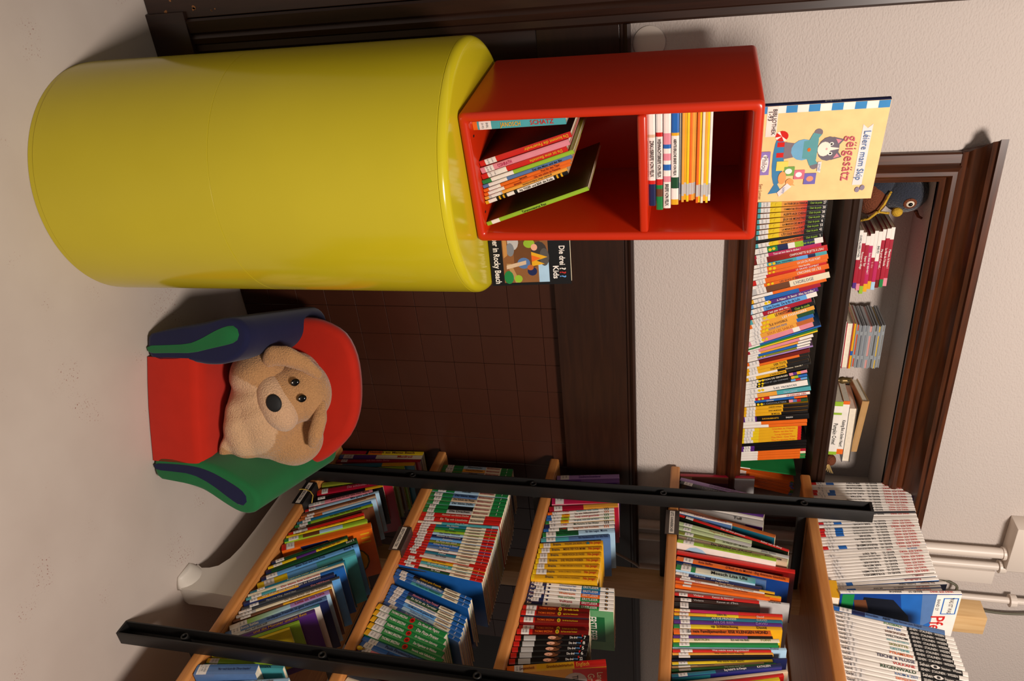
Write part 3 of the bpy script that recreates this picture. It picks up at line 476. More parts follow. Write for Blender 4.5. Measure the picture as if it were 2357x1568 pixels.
  (1.6026, 0.0198, 0.1903, -8.9, 1.66, 0.133, 0.0, 'yellow.05 gold', 'HEXE HOCH ZU ROSS@.4-.74 brown;No Jungs!@.79-.97 red;Brezina@.22-.34 dgrey', 'S', '', 'yellow hardcover titled "hexe hoch zu ross" on the middle shelf'),
  (1.5819, 0.0198, 0.1901, -7.9, 1.66, 0.133, 0.0, 'yellow.05 gold', 'DIE WILDE-WEIBER@.4-.74 brown;No Jungs!@.79-.97 red;Brezina@.22-.34 dgrey', 'S', '', 'yellow hardcover titled "wilde-weiber" on the middle shelf'),
  (1.5612, 0.0199, 0.19, -6.9, 1.66, 0.133, 0.0, 'yellow.05 gold', 'WIE MAN BRÜDER IN FRÖSCHE@.4-.74 brown;No Jungs!@.79-.97 red;Brezina@.22-.34 dgrey', 'S', '', 'yellow hardcover titled "brüder in frösche" on the middle shelf'),
  (1.5404, 0.0199, 0.1898, -5.9, 1.66, 0.133, 0.0, 'yellow.05 gold', 'HE PAPA, ICH BRAUCH TASCHENGELD!@.4-.74 brown;No Jungs!@.79-.97 red;Brezina@.22-.34 dgrey', 'S', '', 'yellow hardcover titled "taschengeld", left of two on the middle shelf'),
  (1.5215, 0.0193, 0.1896, -4.0, 1.66, 0.133, 0.0, 'yellow.05 gold', 'HE PAPA, ICH BRAUCH TASCHENGELD!@.4-.74 brown;No Jungs!@.79-.97 red;Brezina@.22-.34 dgrey', '', '', 'yellow hardcover titled "taschengeld", right of two on the middle shelf'),
  (1.5059, 0.0134, 0.2389, -1.3, 1.67, 0.167, 0.0, 'navy.2 white.62 teal.84 white', 'Dinosaurier@.36-.56 slate;ERSTLESER@.64-.82 white;Rav@.02-.07 white', 'SK', '', 'white slim reader titled "dinosaurier" on the middle shelf'),
  (1.4928, 0.0139, 0.2399, -0.7, 1.67, 0.168, 0.0, 'navy.2 white.62 blue.84 white', 'Unsere Erde@.36-.56 slate;ERSTLESER@.64-.82 white;Rav@.02-.07 white', 'SK', '', 'white slim reader titled "unsere erde" on the middle shelf'),
  (1.4787, 0.0139, 0.2409, -0.9, 1.67, 0.169, 0.0, 'navy.2 white.62 orange.84 white', 'Weltraum@.36-.56 orange;ERSTLESER@.64-.82 white;Rav@.02-.07 white', 'SK', '', 'white slim reader titled "weltraum", orange block on the middle shelf'),
  (1.4639, 0.0139, 0.2418, -1.2, 1.67, 0.169, 0.0, 'navy.2 white.62 green.84 white', 'Wale und Delfine@.36-.56 green;ERSTLESER@.64-.82 white;Rav@.02-.07 white', 'SK', '', 'white slim reader titled "wale und delfine" on the middle shelf'),
  (1.4496, 0.014, 0.2428, -1.4, 1.67, 0.17, 0.0, 'navy.2 white.62 crimson.84 white', 'Vulkane@.36-.56 crimson;ERSTLESER@.64-.82 white;Rav@.02-.07 white', 'SK', '', 'white slim reader titled "vulkane" on the middle shelf'),
  (1.4351, 0.014, 0.2438, -1.7, 1.67, 0.16, 0.0, 'navy.2 white.62 green.84 white', 'Wald@.36-.56 green;ERSTLESER@.64-.82 white;Rav@.02-.07 white', 'K', 'erst', 'white slim reader showing its green cover on the middle shelf'),
  (1.4045, 0.0183, 0.1825, -3.5, 1.655, 0.128, 0.0, 'red.2 red.22 dred', 'THOMAS BREZINA@.25-.5 orange;Der weiße Gorilla@.62-.84 yellow', 'SO', '', 'red-and-black paperback titled "der weiße gorilla" on the middle shelf'),
  (1.3844, 0.0176, 0.1843, -4.3, 1.651, 0.129, 0.0, 'red.2 red.22 dred', 'THOMAS BREZINA@.25-.5 orange;Jagd auf den Haientaucher@.62-.84 yellow', 'SO', 'storm', 'red-and-black paperback titled "jagd", cloudy cover on the middle shelf'),
  (1.3642, 0.0176, 0.186, -5.0, 1.655, 0.13, 0.0, 'red.2 red.22 dred', 'THOMAS BREZINA@.25-.5 orange;Der Ruf des Grusel-Kuckucks@.62-.84 yellow', 'SO', '', 'red-and-black paperback titled "der ruf" on the middle shelf'),
  (1.3443, 0.0179, 0.1877, -5.8, 1.665, 0.131, 0.0, 'red.2 red.22 dred', 'THOMAS BREZINA@.25-.5 orange;Die Rache der roten Mumie@.62-.84 yellow', 'SO', '', 'red-and-black paperback titled "die rache" on the middle shelf'),
  (1.3241, 0.0184, 0.1895, -6.7, 1.655, 0.133, 0.0, 'red.2 red.22 dred', 'THOMAS BREZINA@.25-.5 orange;Die Tonne mit dem Totenkopf@.62-.84 yellow', 'SO', '', 'red-and-black paperback titled "die tonne" on the middle shelf'),
  (1.3003, 0.0167, 0.1947, -8.1, 1.652, 0.136, 0.0, 'red.08 black.12 lgrey.28 black.4 black', 'Die drei@.74-.84 white;??? Kids@.84-.9 sky;7@.92-.96 white', 'P', '', 'black cartoon-spined paperback next to the red ones on the middle shelf'),
  (1.2818, 0.0162, 0.1947, -8.6, 1.652, 0.136, 0.0, 'red.08 black.12 lgrey.28 black.4 black', 'Die drei@.74-.84 white;??? Kids@.84-.9 sky;8@.92-.96 white', 'P', '', 'black cartoon-spined paperback, second after the red ones on the middle shelf'),
  (1.2636, 0.0161, 0.1947, -9.3, 1.652, 0.136, 0.0, 'red.08 black.12 lgrey.28 black.4 black', 'Die drei@.74-.84 white;??? Kids@.84-.9 sky;5@.92-.96 white', 'P', '', 'black cartoon-spined paperback in the middle of its five on the middle shelf'),
  (1.2458, 0.0161, 0.1947, -9.9, 1.652, 0.136, 0.0, 'red.08 black.12 lgrey.28 black.4 black', 'Die drei@.74-.84 white;??? Kids@.84-.9 sky;6@.92-.96 white', 'P', '', 'black cartoon-spined paperback, second before the dictionary on the middle shelf'),
  (1.227, 0.0164, 0.1947, -10.6, 1.652, 0.136, 0.0, 'red.08 black.12 lgrey.28 black.4 black', 'Die drei@.74-.84 white;??? Kids@.84-.9 sky;22@.92-.96 white', 'P', '', 'black cartoon-spined paperback next to the yellow dictionary on the middle shelf'),
  (1.1997, 0.0212, 0.2492, -13.2, 1.648, 0.16, 0.0, 'orange.14 amber.3 gold.68 red', 'Langenscheidt@.13-.28 dred;Grundschulwörterbuch@.4-.67 dred;Englisch@.7-.83 amber', 'S', 'dict', 'thick yellow-and-red dictionary with smiling yellow face on the middle shelf'),
 ],
 's1': [
  (1.9845, 0.0157, 0.2496, -0.2, 1.662, 0.175, 0.0, 'green.3 lblue.62 cream.84 green', 'Abenteuer@.33-.6 black;Bildermaus@.64-.82 crimson;1@.9-.95 white', 'S', '', 'green slim reader with pale blue panel, nearest the wall on the second shelf up'),
  (1.9674, 0.0154, 0.2506, -0.7, 1.662, 0.175, 0.0, 'green.3 amber.62 cream.84 green', 'Geschichten@.33-.6 black;Bildermaus@.64-.82 crimson;1@.9-.95 white', 'S', '', 'green slim reader with amber panel by the wall on the second shelf up'),
  (1.9497, 0.0157, 0.2516, -1.3, 1.662, 0.176, 0.0, 'green.3 grey.62 cream.84 green', 'Dinos@.33-.6 black;Bildermaus@.64-.82 crimson;1@.9-.95 white', 'S', '', 'green slim reader with grey panel by the post on the second shelf up'),
  (1.9181, 0.0185, 0.2545, 2.1, 1.662, 0.178, 0.0, 'green.3 blue.62 cream.84 green', 'Piraten@.33-.6 black;Bildermaus@.64-.82 crimson;1@.9-.95 white', 'S', '', 'green reader with blue panel, half behind the post on the second shelf up'),
  (1.8989, 0.0185, 0.2571, 1.8, 1.662, 0.18, 0.0, 'green.3 sky.62 cream.84 green', 'Tiere@.33-.6 black;Bildermaus@.64-.82 crimson;1@.9-.95 white', 'S', '', 'green reader with sky blue panel past the post on the second shelf up'),
  (1.8797, 0.0185, 0.2597, 1.6, 1.662, 0.182, 0.0, 'red.06 white.14 red.66 cream.84 red', 'Pippi auf Taka@.3-.6 cream;Büchersterne@.68-.82 black', 'S', '', 'red reader with cream block just past the post on the second shelf up'),
  (1.8605, 0.0185, 0.2623, 1.4, 1.662, 0.184, 0.0, 'green.3 lblue.62 cream.84 green', 'Ritter@.33-.6 black;Bildermaus@.64-.82 crimson;1@.9-.95 white', 'S', '', 'green reader with light blue strip, dark lettering on the second shelf up'),
  (1.8392, 0.0184, 0.2633, 1.4, 1.662, 0.184, 0.0, 'green.3 slate.62 cream.84 green', 'Der kleine Ritter@.33-.6 black;Bildermaus@.64-.82 crimson;1@.9-.95 white', 'S', '', 'green reader with grey-blue panel on the second shelf up'),
  (1.8192, 0.0181, 0.2637, 1.0, 1.662, 0.185, 0.0, 'green.3 beige.62 cream.84 green', 'Die Schule der Ponys@.33-.6 black;Bildermaus@.64-.82 crimson;1@.9-.95 white', 'S', '', 'green reader with beige panel on the second shelf up'),
  (1.7999, 0.0181, 0.264, 0.6, 1.662, 0.185, 0.0, 'green.3 lblue.62 cream.84 green', 'Der kleine Delfin@.33-.6 black;Bildermaus@.64-.82 crimson;1@.9-.95 white', 'S', '', 'green reader with pale sky panel on the second shelf up'),
  (1.7802, 0.0181, 0.2643, 0.1, 1.662, 0.185, 0.0, 'green.3 black.62 cream.84 green', 'Das Gespenst@.33-.6 black;Bildermaus@.64-.82 crimson;1@.9-.95 white', 'S', '', 'green reader with black panel on the second shelf up'),
  (1.7605, 0.0181, 0.2647, -0.4, 1.662, 0.185, 0.0, 'green.3 lgrey.62 cream.84 green', 'Die Drachen@.33-.6 black;Bildermaus@.64-.82 crimson;1@.9-.95 white', 'S', '', 'green reader with light grey panel on the second shelf up'),
  (1.7411, 0.0181, 0.265, -0.8, 1.662, 0.185, 0.0, 'red.06 white.14 red.62 cream.8 red', 'Abenteuer vom kleinen Drachen@.26-.6 cream;Büchersterne@.64-.8 black', 'S', '', 'red reader with cream block, upper of a pair on the second shelf up'),
  (1.721, 0.0184, 0.2653, -1.2, 1.662, 0.186, 0.0, 'red.06 white.14 red.62 cream.8 red', 'Ein Tag mit Lieselotte@.26-.6 cream;Büchersterne@.64-.8 black', 'S', '', 'red reader with cream block, lower of a pair on the second shelf up'),
  (1.7044, 0.0104, 0.2651, -0.8, 1.662, 0.186, 0.0, 'cream.12 white.22 cream.3 turq.92 lblue', 'Das A-Team@.4-.7 white', 'S', '', 'turquoise reader with cream foot on the second shelf up'),
  (1.6936, 0.0104, 0.2654, -0.3, 1.662, 0.186, 0.0, 'red.24 teal.62 cream.86 red', 'Die Klassen@.3-.6 white;Leselöwen@.64-.84 brown;1@.9-.96 white', 'S', '', 'red reader with teal panel "klassen" on the second shelf up'),
  (1.6829, 0.0104, 0.2658, 0.2, 1.662, 0.186, 0.0, 'red.24 green.62 cream.86 red', 'Pony@.3-.6 white;Leselöwen@.64-.84 brown;1@.9-.96 white', 'S', '', 'red reader with green panel and panda on the second shelf up'),
  (1.6722, 0.0104, 0.2661, 0.7, 1.662, 0.186, 0.0, 'red.24 lime.62 cream.86 red', 'Ein Fohlen@.3-.6 dgreen;Leselöwen@.64-.84 brown;1@.9-.96 white', 'S', '', 'red reader with lime panel on the second shelf up'),
  (1.6614, 0.0104, 0.2664, 1.3, 1.662, 0.186, 0.0, 'red.24 lblue.62 cream.86 red', 'Der kleine Seehund@.3-.6 navy;Leselöwen@.64-.84 brown;1@.9-.96 white', 'S', '', 'red reader with pale blue "seehund" panel on the second shelf up'),
  (1.6507, 0.0104, 0.2667, 1.8, 1.662, 0.187, 0.0, 'red.24 navy.62 cream.86 red', 'Abenteuer im Klassenzimmer@.3-.6 white;Leselöwen@.64-.84 brown;1@.9-.96 white', 'S', '', 'red reader with navy panel on the second shelf up'),
  (1.6399, 0.0104, 0.267, 2.3, 1.662, 0.187, 0.0, 'red.24 sky.62 cream.86 red', 'Detektive@.3-.6 white;Leselöwen@.64-.84 brown;1@.9-.96 white', 'S', '', 'red reader with sky panel on the second shelf up'),
  (1.6292, 0.0104, 0.2673, 2.9, 1.662, 0.187, 0.0, 'red.24 olive.62 cream.86 red', 'Ein Pony zum Glück@.3-.6 white;Leselöwen@.64-.84 brown;1@.9-.96 white', 'S', '', 'red reader with olive panel and panda on the second shelf up'),
  (1.6184, 0.0103, 0.2676, 3.4, 1.662, 0.187, 0.0, 'red.24 blue.62 cream.86 red', 'Achtung, Feuerwehr im Einsatz!@.3-.6 white;Leselöwen@.64-.84 brown;1@.9-.96 white', 'S', '', 'red reader with blue "feuerwehr" panel on the second shelf up'),
  (1.6077, 0.0103, 0.2679, 3.9, 1.662, 0.188, 0.0, 'red.24 slate.62 cream.86 red', 'Im Zirkus@.3-.6 white;Leselöwen@.64-.84 brown;1@.9-.96 white', 'S', '', 'red reader with slate panel on the second shelf up'),
  (1.5969, 0.0103, 0.2683, 4.4, 1.662, 0.188, 0.0, 'red.24 white.62 cream.86 red', 'Der Hund@.3-.6 navy;Leselöwen@.64-.84 brown;1@.9-.96 white', 'S', '', 'red reader with white panel on the second shelf up'),
  (1.5862, 0.0103, 0.2686, 5.0, 1.662, 0.188, 0.0, 'red.24 teal.62 cream.86 red', 'Delfine@.3-.6 white;Leselöwen@.64-.84 brown;1@.9-.96 white', 'S', '', 'red reader with dark teal panel on the second shelf up'),
  (1.5755, 0.0103, 0.2689, 5.5, 1.662, 0.188, 0.0, 'red.24 lgrey.62 cream.86 red', 'Ein Schatz@.3-.6 navy;Leselöwen@.64-.84 brown;1@.9-.96 white', 'S', '', 'red reader with light grey panel on the second shelf up'),
  (1.5658, 0.0082, 0.2692, 6.0, 1.662, 0.188, 0.0, 'red.2 white.6 cream.8 red', 'Leselöwen@.62-.8 brown', '', '', 'white-spined reader between the red ones on the second shelf up'),
  (1.5561, 0.0103, 0.2694, 6.4, 1.662, 0.189, 0.0, 'red.24 gold.62 cream.86 red', 'Eine Freundin@.3-.6 brown;Leselöwen@.64-.84 brown;1@.9-.96 white', 'S', '', 'red reader with gold panel on the second shelf up'),
  (1.5454, 0.0103, 0.2698, 7.0, 1.662, 0.189, 0.0, 'red.24 turq.62 cream.86 red', 'Ich spiele alleine mit@.3-.6 white;Leselöwen@.64-.84 brown;1@.9-.96 white', 'S', '', 'red reader with turquoise panel on the second shelf up'),
  (1.5346, 0.0103, 0.2701, 7.5, 1.662, 0.189, 0.0, 'red.24 white.62 cream.86 red', 'Ei, ei Drachenkind@.3-.6 green;Leselöwen@.64-.84 brown;1@.9-.96 white', 'S', '', 'red reader with white "drachen" panel on the second shelf up'),
  (1.5239, 0.0103, 0.2704, 8.0, 1.662, 0.189, 0.0, 'red.24 dgreen.62 cream.86 red', 'Im Wald@.3-.6 white;Leselöwen@.64-.84 brown;1@.9-.96 white', 'S', 'blue', 'last red reader against the metal bookend on the second shelf up'),
  (1.5004, 0.0104, 0.2641, 17.7, 1.665, 0.185, 0.0, 'blue.24 black.66 cream.86 blue', 'Höllisch gute Freunde@.3-.64 gold;Leselöwen@.67-.85 brown;2@.9-.96 white', 'S', '', 'blue reader with black panel, leaning on the bookend on the second shelf up'),
  (1.4891, 0.0104, 0.2649, 18.2, 1.665, 0.185, 0.0, 'blue.24 slate.66 cream.86 blue', 'Die Schule unter dem Meer@.3-.64 white;Leselöwen@.67-.85 brown;2@.9-.96 white', 'S', '', 'blue reader with grey-blue panel, leaning on the second shelf up'),
  (1.4778, 0.0103, 0.2657, 18.7, 1.665, 0.15, 0.0, 'blue.24 turq.66 cream.86 blue', 'Im Reich der Weltmeere@.3-.64 dgreen;Leselöwen@.67-.85 brown;2@.9-.96 white', 'S', 'blue', 'blue reader with turquoise panel, leaning on the second shelf up'),
  (1.4477, 0.0115, 0.2652, 18.8, 1.675, 0.186, 0.0, 'blue.24 navy.66 cream.86 blue', 'Abenteuer im Maya-Tempel@.3-.64 pink;Leselöwen@.67-.85 brown;2@.9-.96 white', 'S', 'blue', 'dark blue reader titled about a temple on the second shelf up'),
  (1.4351, 0.0115, 0.2663, 19.2, 1.675, 0.186, 0.0, 'blue.24 dgreen.66 cream.86 blue', 'Ein Fall für die Tierretter@.3-.64 white;Leselöwen@.67-.85 brown;2@.9-.96 white', 'S', '', 'blue reader with dark green panel on the second shelf up'),
  (1.4225, 0.0114, 0.2673, 19.7, 1.675, 0.187, 0.0, 'blue.24 white.66 cream.86 blue', 'Pauls Abenteuer im Weltraum@.3-.64 slate;Leselöwen@.67-.85 brown;2@.9-.96 white', 'S', '', 'blue reader with white panel on the second shelf up'),
  (1.41, 0.0114, 0.2684, 20.1, 1.675, 0.188, 0.0, 'blue.24 sky.66 cream.86 blue', 'Die Mumie und der geheime Fluch@.3-.64 navy;Leselöwen@.67-.85 brown;2@.9-.96 white', 'S', '', 'blue reader with sky panel on the second shelf up'),
  (1.3974, 0.0114, 0.2695, 20.6, 1.675, 0.189, 0.0, 'blue.24 lblue.66 cream.86 blue', 'Fußball im Einsatz@.3-.64 slate;Leselöwen@.67-.85 brown;2@.9-.96 white', 'S', '', 'blue reader with pale blue panel on the second shelf up'),
  (1.3848, 0.0113, 0.2706, 21.0, 1.675, 0.189, 0.0, 'blue.24 slate.66 cream.86 blue', 'Der Club der mutigen Kinder@.3-.64 white;Leselöwen@.67-.85 brown;2@.9-.96 white', 'S', '', 'blue reader with slate panel next to green row on the second shelf up'),
  (1.3463, 0.0191, 0.2306, 17.5, 1.645, 0.161, 0.0, 'gold.06 black.08 lgrey.2 green', 'THOMAS BREZINA@.22-.46 white;Die Mumie des Magiers@.62-.92 white', 'SR', '', 'green hardcover with red emblem titled "mumie" on the second shelf up'),
  (1.3245, 0.0186, 0.2341, 17.0, 1.645, 0.164, 0.0, 'gold.06 black.08 lgrey.2 green', 'THOMAS BREZINA@.22-.46 white;Die Pizza-Piraten@.62-.92 white', 'SR', '', 'green hardcover with red emblem titled "pizza" on the second shelf up'),
  (1.3029, 0.0187, 0.2376, 16.3, 1.645, 0.166, 0.0, 'gold.06 black.08 lgrey.2 green', 'THOMAS BREZINA@.22-.46 white;Ein Gespenst zum Geburtstag@.62-.92 white', 'SR', 'gloom', 'green hardcover with red emblem, dark gloomy cover on the second shelf up'),
  (1.281, 0.0188, 0.2411, 15.6, 1.645, 0.169, 0.0, 'gold.06 black.08 lgrey.2 green', 'THOMAS BREZINA@.22-.46 white;Das Ungeheuer im Waldsee@.62-.92 white', 'SR', '', 'green hardcover with red emblem titled "ungeheuer" on the second shelf up'),
  (1.2592, 0.0188, 0.2445, 15.1, 1.645, 0.171, 0.0, 'gold.06 black.08 lgrey.2 green', 'THOMAS BREZINA@.22-.46 white;Vorsicht, wilde Fußballschuhe!@.62-.92 white', 'SR', '', 'green hardcover with red emblem titled "fußballschuhe" on the second shelf up'),
  (1.2411, 0.0149, 0.2488, 14.8, 1.65, 0.174, 0.0, 'blue.2 slate', 'Paula Piratenschreck@.3-.7 navy;Leselöwe@.78-.95 brown', 'S', '', 'slate blue book titled "piratenschreck" on the second shelf up'),
  (1.2252, 0.0154, 0.249, 14.7, 1.65, 0.174, 0.0, 'blue.05 white.15 blue', 'Erstlesegeschichten für Jungs@.35-.8 navy', 'S', '', 'bright blue book titled for boys on the second shelf up'),
  (1.2087, 0.0154, 0.2493, 14.6, 1.65, 0.175, 0.0, 'blue.06 white.15 pink', 'Prinzessinnengeschichten@.25-.85 cream', 'S', '', 'pink book titled with princesses on the second shelf up'),
  (1.1923, 0.0154, 0.2495, 14.4, 1.65, 0.175, 0.0, 'red', 'Die Ölchen und der Pirat@.2-.8 white', 'S', '', 'red book just left of the front post on the second shelf up'),
  (1.1386, 0.0167, 0.23, 9.3, 1.662, 0.161, 0.0, 'dgrey', '', '', '', 'dark book at the near end on the second shelf up'),
  (1.121, 0.0167, 0.2302, 9.4, 1.662, 0.161, 0.0, 'cream', '', '', '', 'cream book at the near end on the second shelf up'),
 ],
 's0': [
  (2.0225, 0.0211, 0.3069, -4.3, 1.662, 0.22, 0.0, 'crimson.3 black.33 orange.5 yellow', 'Heimlich aus Mamas Bauch@.35-.9 brown', '', 'yellow', 'yellow-and-orange book nearest the wall on the bottom shelf'),
  (1.9977, 0.0223, 0.3091, -4.8, 1.662, 0.216, 0.0, 'blue.05 white.1 purple.45 cream', 'Manfred@.7-.9 red', 'S', '', 'violet-and-cream book near the wall on the bottom shelf'),
  (1.9727, 0.0155, 0.3109, -5.9, 1.662, 0.218, 0.0, 'crimson', 'Ich bin kein Baby@.3-.7 pink', 'S', '', 'crimson slim book near the wall on the bottom shelf'),
  (1.9447, 0.0198, 0.2969, -7.8, 1.662, 0.208, 0.0, 'beige.1 teal.6 gold', '', '', '', 'teal slim book just before the post on the bottom shelf'),
  (1.9116, 0.0208, 0.2666, -10.6, 1.662, 0.187, 0.0, 'lime', '', '', '', 'lime green book half behind the post on the bottom shelf'),
  (1.8779, 0.0202, 0.263, -13.5, 1.662, 0.184, 0.0, 'brown', '', 'S', '', 'brown-red book half behind the post on the bottom shelf'),
  (1.8416, 0.0203, 0.2594, -16.9, 1.662, 0.182, 0.0, 'olive', '', '', '', 'olive slim book half behind the post on the bottom shelf'),
  (1.7996, 0.0263, 0.256, -20.7, 1.662, 0.22, 0.0, 'red.06 white.12 crimson', 'Die schönsten Geschichten@.4-.9 pink', 'S', '', 'dark red book titled "die schönsten geschichten" on the bottom shelf'),
  (1.7614, 0.0147, 0.2402, -24.2, 1.662, 0.168, 0.0, 'black.75 gold', '', 'S', '', 'black slim book with gold top end on the bottom shelf'),
  (1.7333, 0.0174, 0.2152, -27.0, 1.662, 0.151, 0.0, 'lgrey.25 pink', 'Jetzt hol ich mir eine neue Mama@.35-.95 brown', 'S', '', 'pink book titled "neue mama" on the bottom shelf'),
  (1.707, 0.014, 0.2477, -29.1, 1.662, 0.173, 0.0, 'red.05 white.12 lblue', 'Mia geht aufs Klo@.6-.95 navy', 'S', '', 'light blue slim book titled "geht" on the bottom shelf'),
  (1.6887, 0.008, 0.2449, -30.2, 1.662, 0.171, 0.0, 'brown', '', '', '', 'chocolate brown slim book on the bottom shelf'),
  (1.6764, 0.0107, 0.2502, -30.7, 1.662, 0.175, 0.0, 'copper>beige', 'Die Katzenschule@.6-.9 brown', 'S', '', 'orange-brown book titled "katzenschule" on the bottom shelf'),
  (1.6621, 0.0121, 0.2555, -31.0, 1.662, 0.179, 0.0, 'copper.3 lblue', '', 'S', 'lblue', 'pale blue book with rounded tall cover on the bottom shelf'),
  (1.6476, 0.0133, 0.2458, -31.1, 1.662, 0.172, 0.0, 'teal>blue', '', 'S', '', 'teal-blue slim book on the bottom shelf'),
  (1.6307, 0.0146, 0.2562, -31.1, 1.662, 0.179, 0.0, 'green.2 lime', 'Die kleine Hexe kann Rad fahren@.45-.85 dgreen', 'S', 'brown', 'leaf green book titled about cycling on the bottom shelf'),
  (1.6154, 0.0106, 0.2464, -31.1, 1.662, 0.173, 0.0, 'brown', '', 'S', 'brown', 'brown wood-pattern book on the bottom shelf'),
  (1.5907, 0.0121, 0.2434, -29.9, 1.655, 0.17, 0.0, 'red.1 lgrey.25 red', '', 'S', '', 'bright red book edge above the yellow one on the bottom shelf'),
  (1.5771, 0.011, 0.2495, -28.8, 1.655, 0.175, 0.0, 'yellow', 'DIE OSTERHENNEN KOMMEN!@.4-.78 red;Abels · Aust@.12-.24 brown', '', '', 'yellow book titled "osterhennen" on the bottom shelf'),
  (1.5622, 0.0174, 0.2625, -27.3, 1.655, 0.184, 0.0, 'green.05 white.14 lime.22 brown.42 lblue.7 lime', '', 'S', '', 'green-and-blue book with cartoon hens on the bottom shelf'),
  (1.5356, 0.0288, 0.2824, -27.8, 1.66, 0.2, 0.0, 'red.05 lgrey.14 orange', '', 'S', 'duck', 'big orange-red book with round bird emblem on the bottom shelf'),
  (1.473, 0.0144, 0.238, -35.3, 1.662, 0.167, 0.0, 'navy.06 dgreen', 'VON DRACHEN UND DACHSEN@.4-.95 black', 'S', '', 'dark green leaning book titled with dragons on the bottom shelf'),
  (1.4515, 0.0115, 0.2474, -36.4, 1.662, 0.173, 0.0, 'yellow.35 purple.6 yellow', 'Ein Freund für alle@.6-.95 crimson', 'S', '', 'violet-and-yellow slim leaning book on the bottom shelf'),
  (1.434, 0.0184, 0.2835, -36.6, 1.662, 0.198, 0.0, 'navy.06 dgreen', 'Band 5@.88-.97 white', '', '', 'dark green book "band 5", leaning on the bottom shelf'),
  (1.4073, 0.0175, 0.2972, -35.3, 1.662, 0.208, 0.0, 'navy.05 white.16 sky', 'Ritter Rost und Prinz Protz@.35-.65 navy;Band 4@.85-.95 navy', 'S', 'sky', 'sky blue book "band 4" on the bottom shelf'),
  (1.3799, 0.0255, 0.2958, -35.4, 1.662, 0.2, 0.0, 'yellow.3 sky.6 turq', '', 'S', 'turq', 'green meadow picture book with turquoise top on the bottom shelf'),
  (1.348, 0.0107, 0.2811, -33.9, 1.655, 0.197, 0.0, 'teal', 'Kugelrunde Lieder und zwitschern@.3-.9 pgreen', 'S', '', 'teal-green slim book with pale lettering on the bottom shelf'),
  (1.3367, 0.0075, 0.283, -33.7, 1.655, 0.198, 0.0, 'cream', '', '', '', 'cream board-book edge on the bottom shelf'),
  (1.3239, 0.0129, 0.2877, -33.6, 1.655, 0.19, 0.0, 'turq.3 white.75 blue', 'Der kleine Esel Liebernicht@.35-.75 red', 'S', 'blue', 'white-and-blue book titled "der kleine esel" on the bottom shelf'),
  (1.3087, 0.0125, 0.2634, -33.0, 1.655, 0.184, 0.0, 'navy.14 gold.6 navy', 'Wir haben doch keine Angst im Dunkeln!@.2-.85 white', 'S', 'navy', 'navy-and-gold book about fear in the dark on the bottom shelf'),
  (1.2949, 0.0113, 0.2834, -32.4, 1.662, 0.198, 0.0, 'dgrey', 'Das NEINhorn@.65-.95 pink;Marc-Uwe Kling · Astrid Henn@.25-.55 lgrey', 'S', 'sky', 'dark slate book with pink title word on the bottom shelf'),
  (1.2807, 0.01, 0.268, -32.7, 1.662, 0.188, 0.0, 'white.12 dgrey', '', 'S', 'navy', 'dark teal slim book on the bottom shelf'),
  (1.266, 0.011, 0.2743, -33.3, 1.662, 0.192, 0.0, 'lgrey.2 cream', 'Der kleine Eisbär und der Angsthase@.5-.95 brown', 'S', '', 'cream book about a frightened hare on the bottom shelf'),
  (1.2501, 0.009, 0.2803, -33.9, 1.662, 0.196, 0.0, 'brown.5 gold', 'DER LÖWE IN DIR@.5-.85 brown', 'S', '', 'brown-and-gold slim book on the bottom shelf'),
  (1.2272, 0.018, 0.2818, -35.3, 1.662, 0.2, 0.0, 'white.15 lime>lblue.6 lilac', 'Lotta ist wie Luna@.65-.95 crimson', 'S', 'lblue', 'wide pale lilac-to-green picture book on the bottom shelf'),
  (1.2051, 0.0174, 0.284, -34.9, 1.662, 0.199, 0.0, 'slate', 'Großpapas Freundin ist ganz verwunschen@.4-.95 navy;Bocca Bahlies@.15-.32 white', 'S', 'navy', 'slate blue book with small star on the bottom shelf'),
  (1.1872, 0.011, 0.2714, -34.4, 1.662, 0.19, 0.0, 'white>teal', 'Pass auf dich auf!@.2-.5 dgrey', '', '', 'white-and-teal slim book on the bottom shelf'),
  (1.1677, 0.0153, 0.2664, -34.3, 1.662, 0.2, 0.0, 'purple', 'und die Monster unterm Bett@.3-.97 gold', '', 'purple', 'purple book with gold monster title on the bottom shelf'),
  (1.1513, 0.011, 0.2293, -33.4, 1.662, 0.161, 0.0, 'lime', '', '', '', 'lime green slim book left of the front post on the bottom shelf'),
  (1.139, 0.0089, 0.2091, -32.7, 1.662, 0.146, 0.0, 'yellow', '', '', '', 'yellow slim book left of the front post on the bottom shelf'),
  (1.1201, 0.0144, 0.1867, -6.4, 1.662, 0.131, 0.0, 'yellow.05 white.18 lime', '', 'S', '', 'yellow-green slim book right of the front post on the bottom shelf'),
  (1.1027, 0.0143, 0.2221, -7.3, 1.662, 0.155, 0.0, 'turq', 'Marc-Uwe Kling@.18-.4 dgreen;bei KLUGSCHEISSERN@.5-.85 black', 'S', '', 'grey-teal book right of the front post on the bottom shelf'),
  (1.0747, 0.0301, 0.166, -9.2, 1.64, 0.16, 0.0, 'slate.04 white.16 slate', 'Nur noch kurz die Ohren kraulen?@.38-.9 navy', 'S', 'slate', 'thick small grey-blue book about scratching ears on the bottom shelf'),
  (1.0405, 0.0145, 0.2584, -12.7, 1.662, 0.181, 0.0, 'gold.2 lblue', 'Cornelia · Wo das Glück wohnt@.35-.85 brown', '', '', 'pale blue book titled "glück" at the near end on the bottom shelf'),
  (1.0174, 0.0198, 0.2658, -13.8, 1.662, 0.186, 0.0, 'yellow.2 sky', 'Meine Delfin@.5-.8 navy', '', '', 'sky blue book at the near end on the bottom shelf'),
 ],
 'n': [
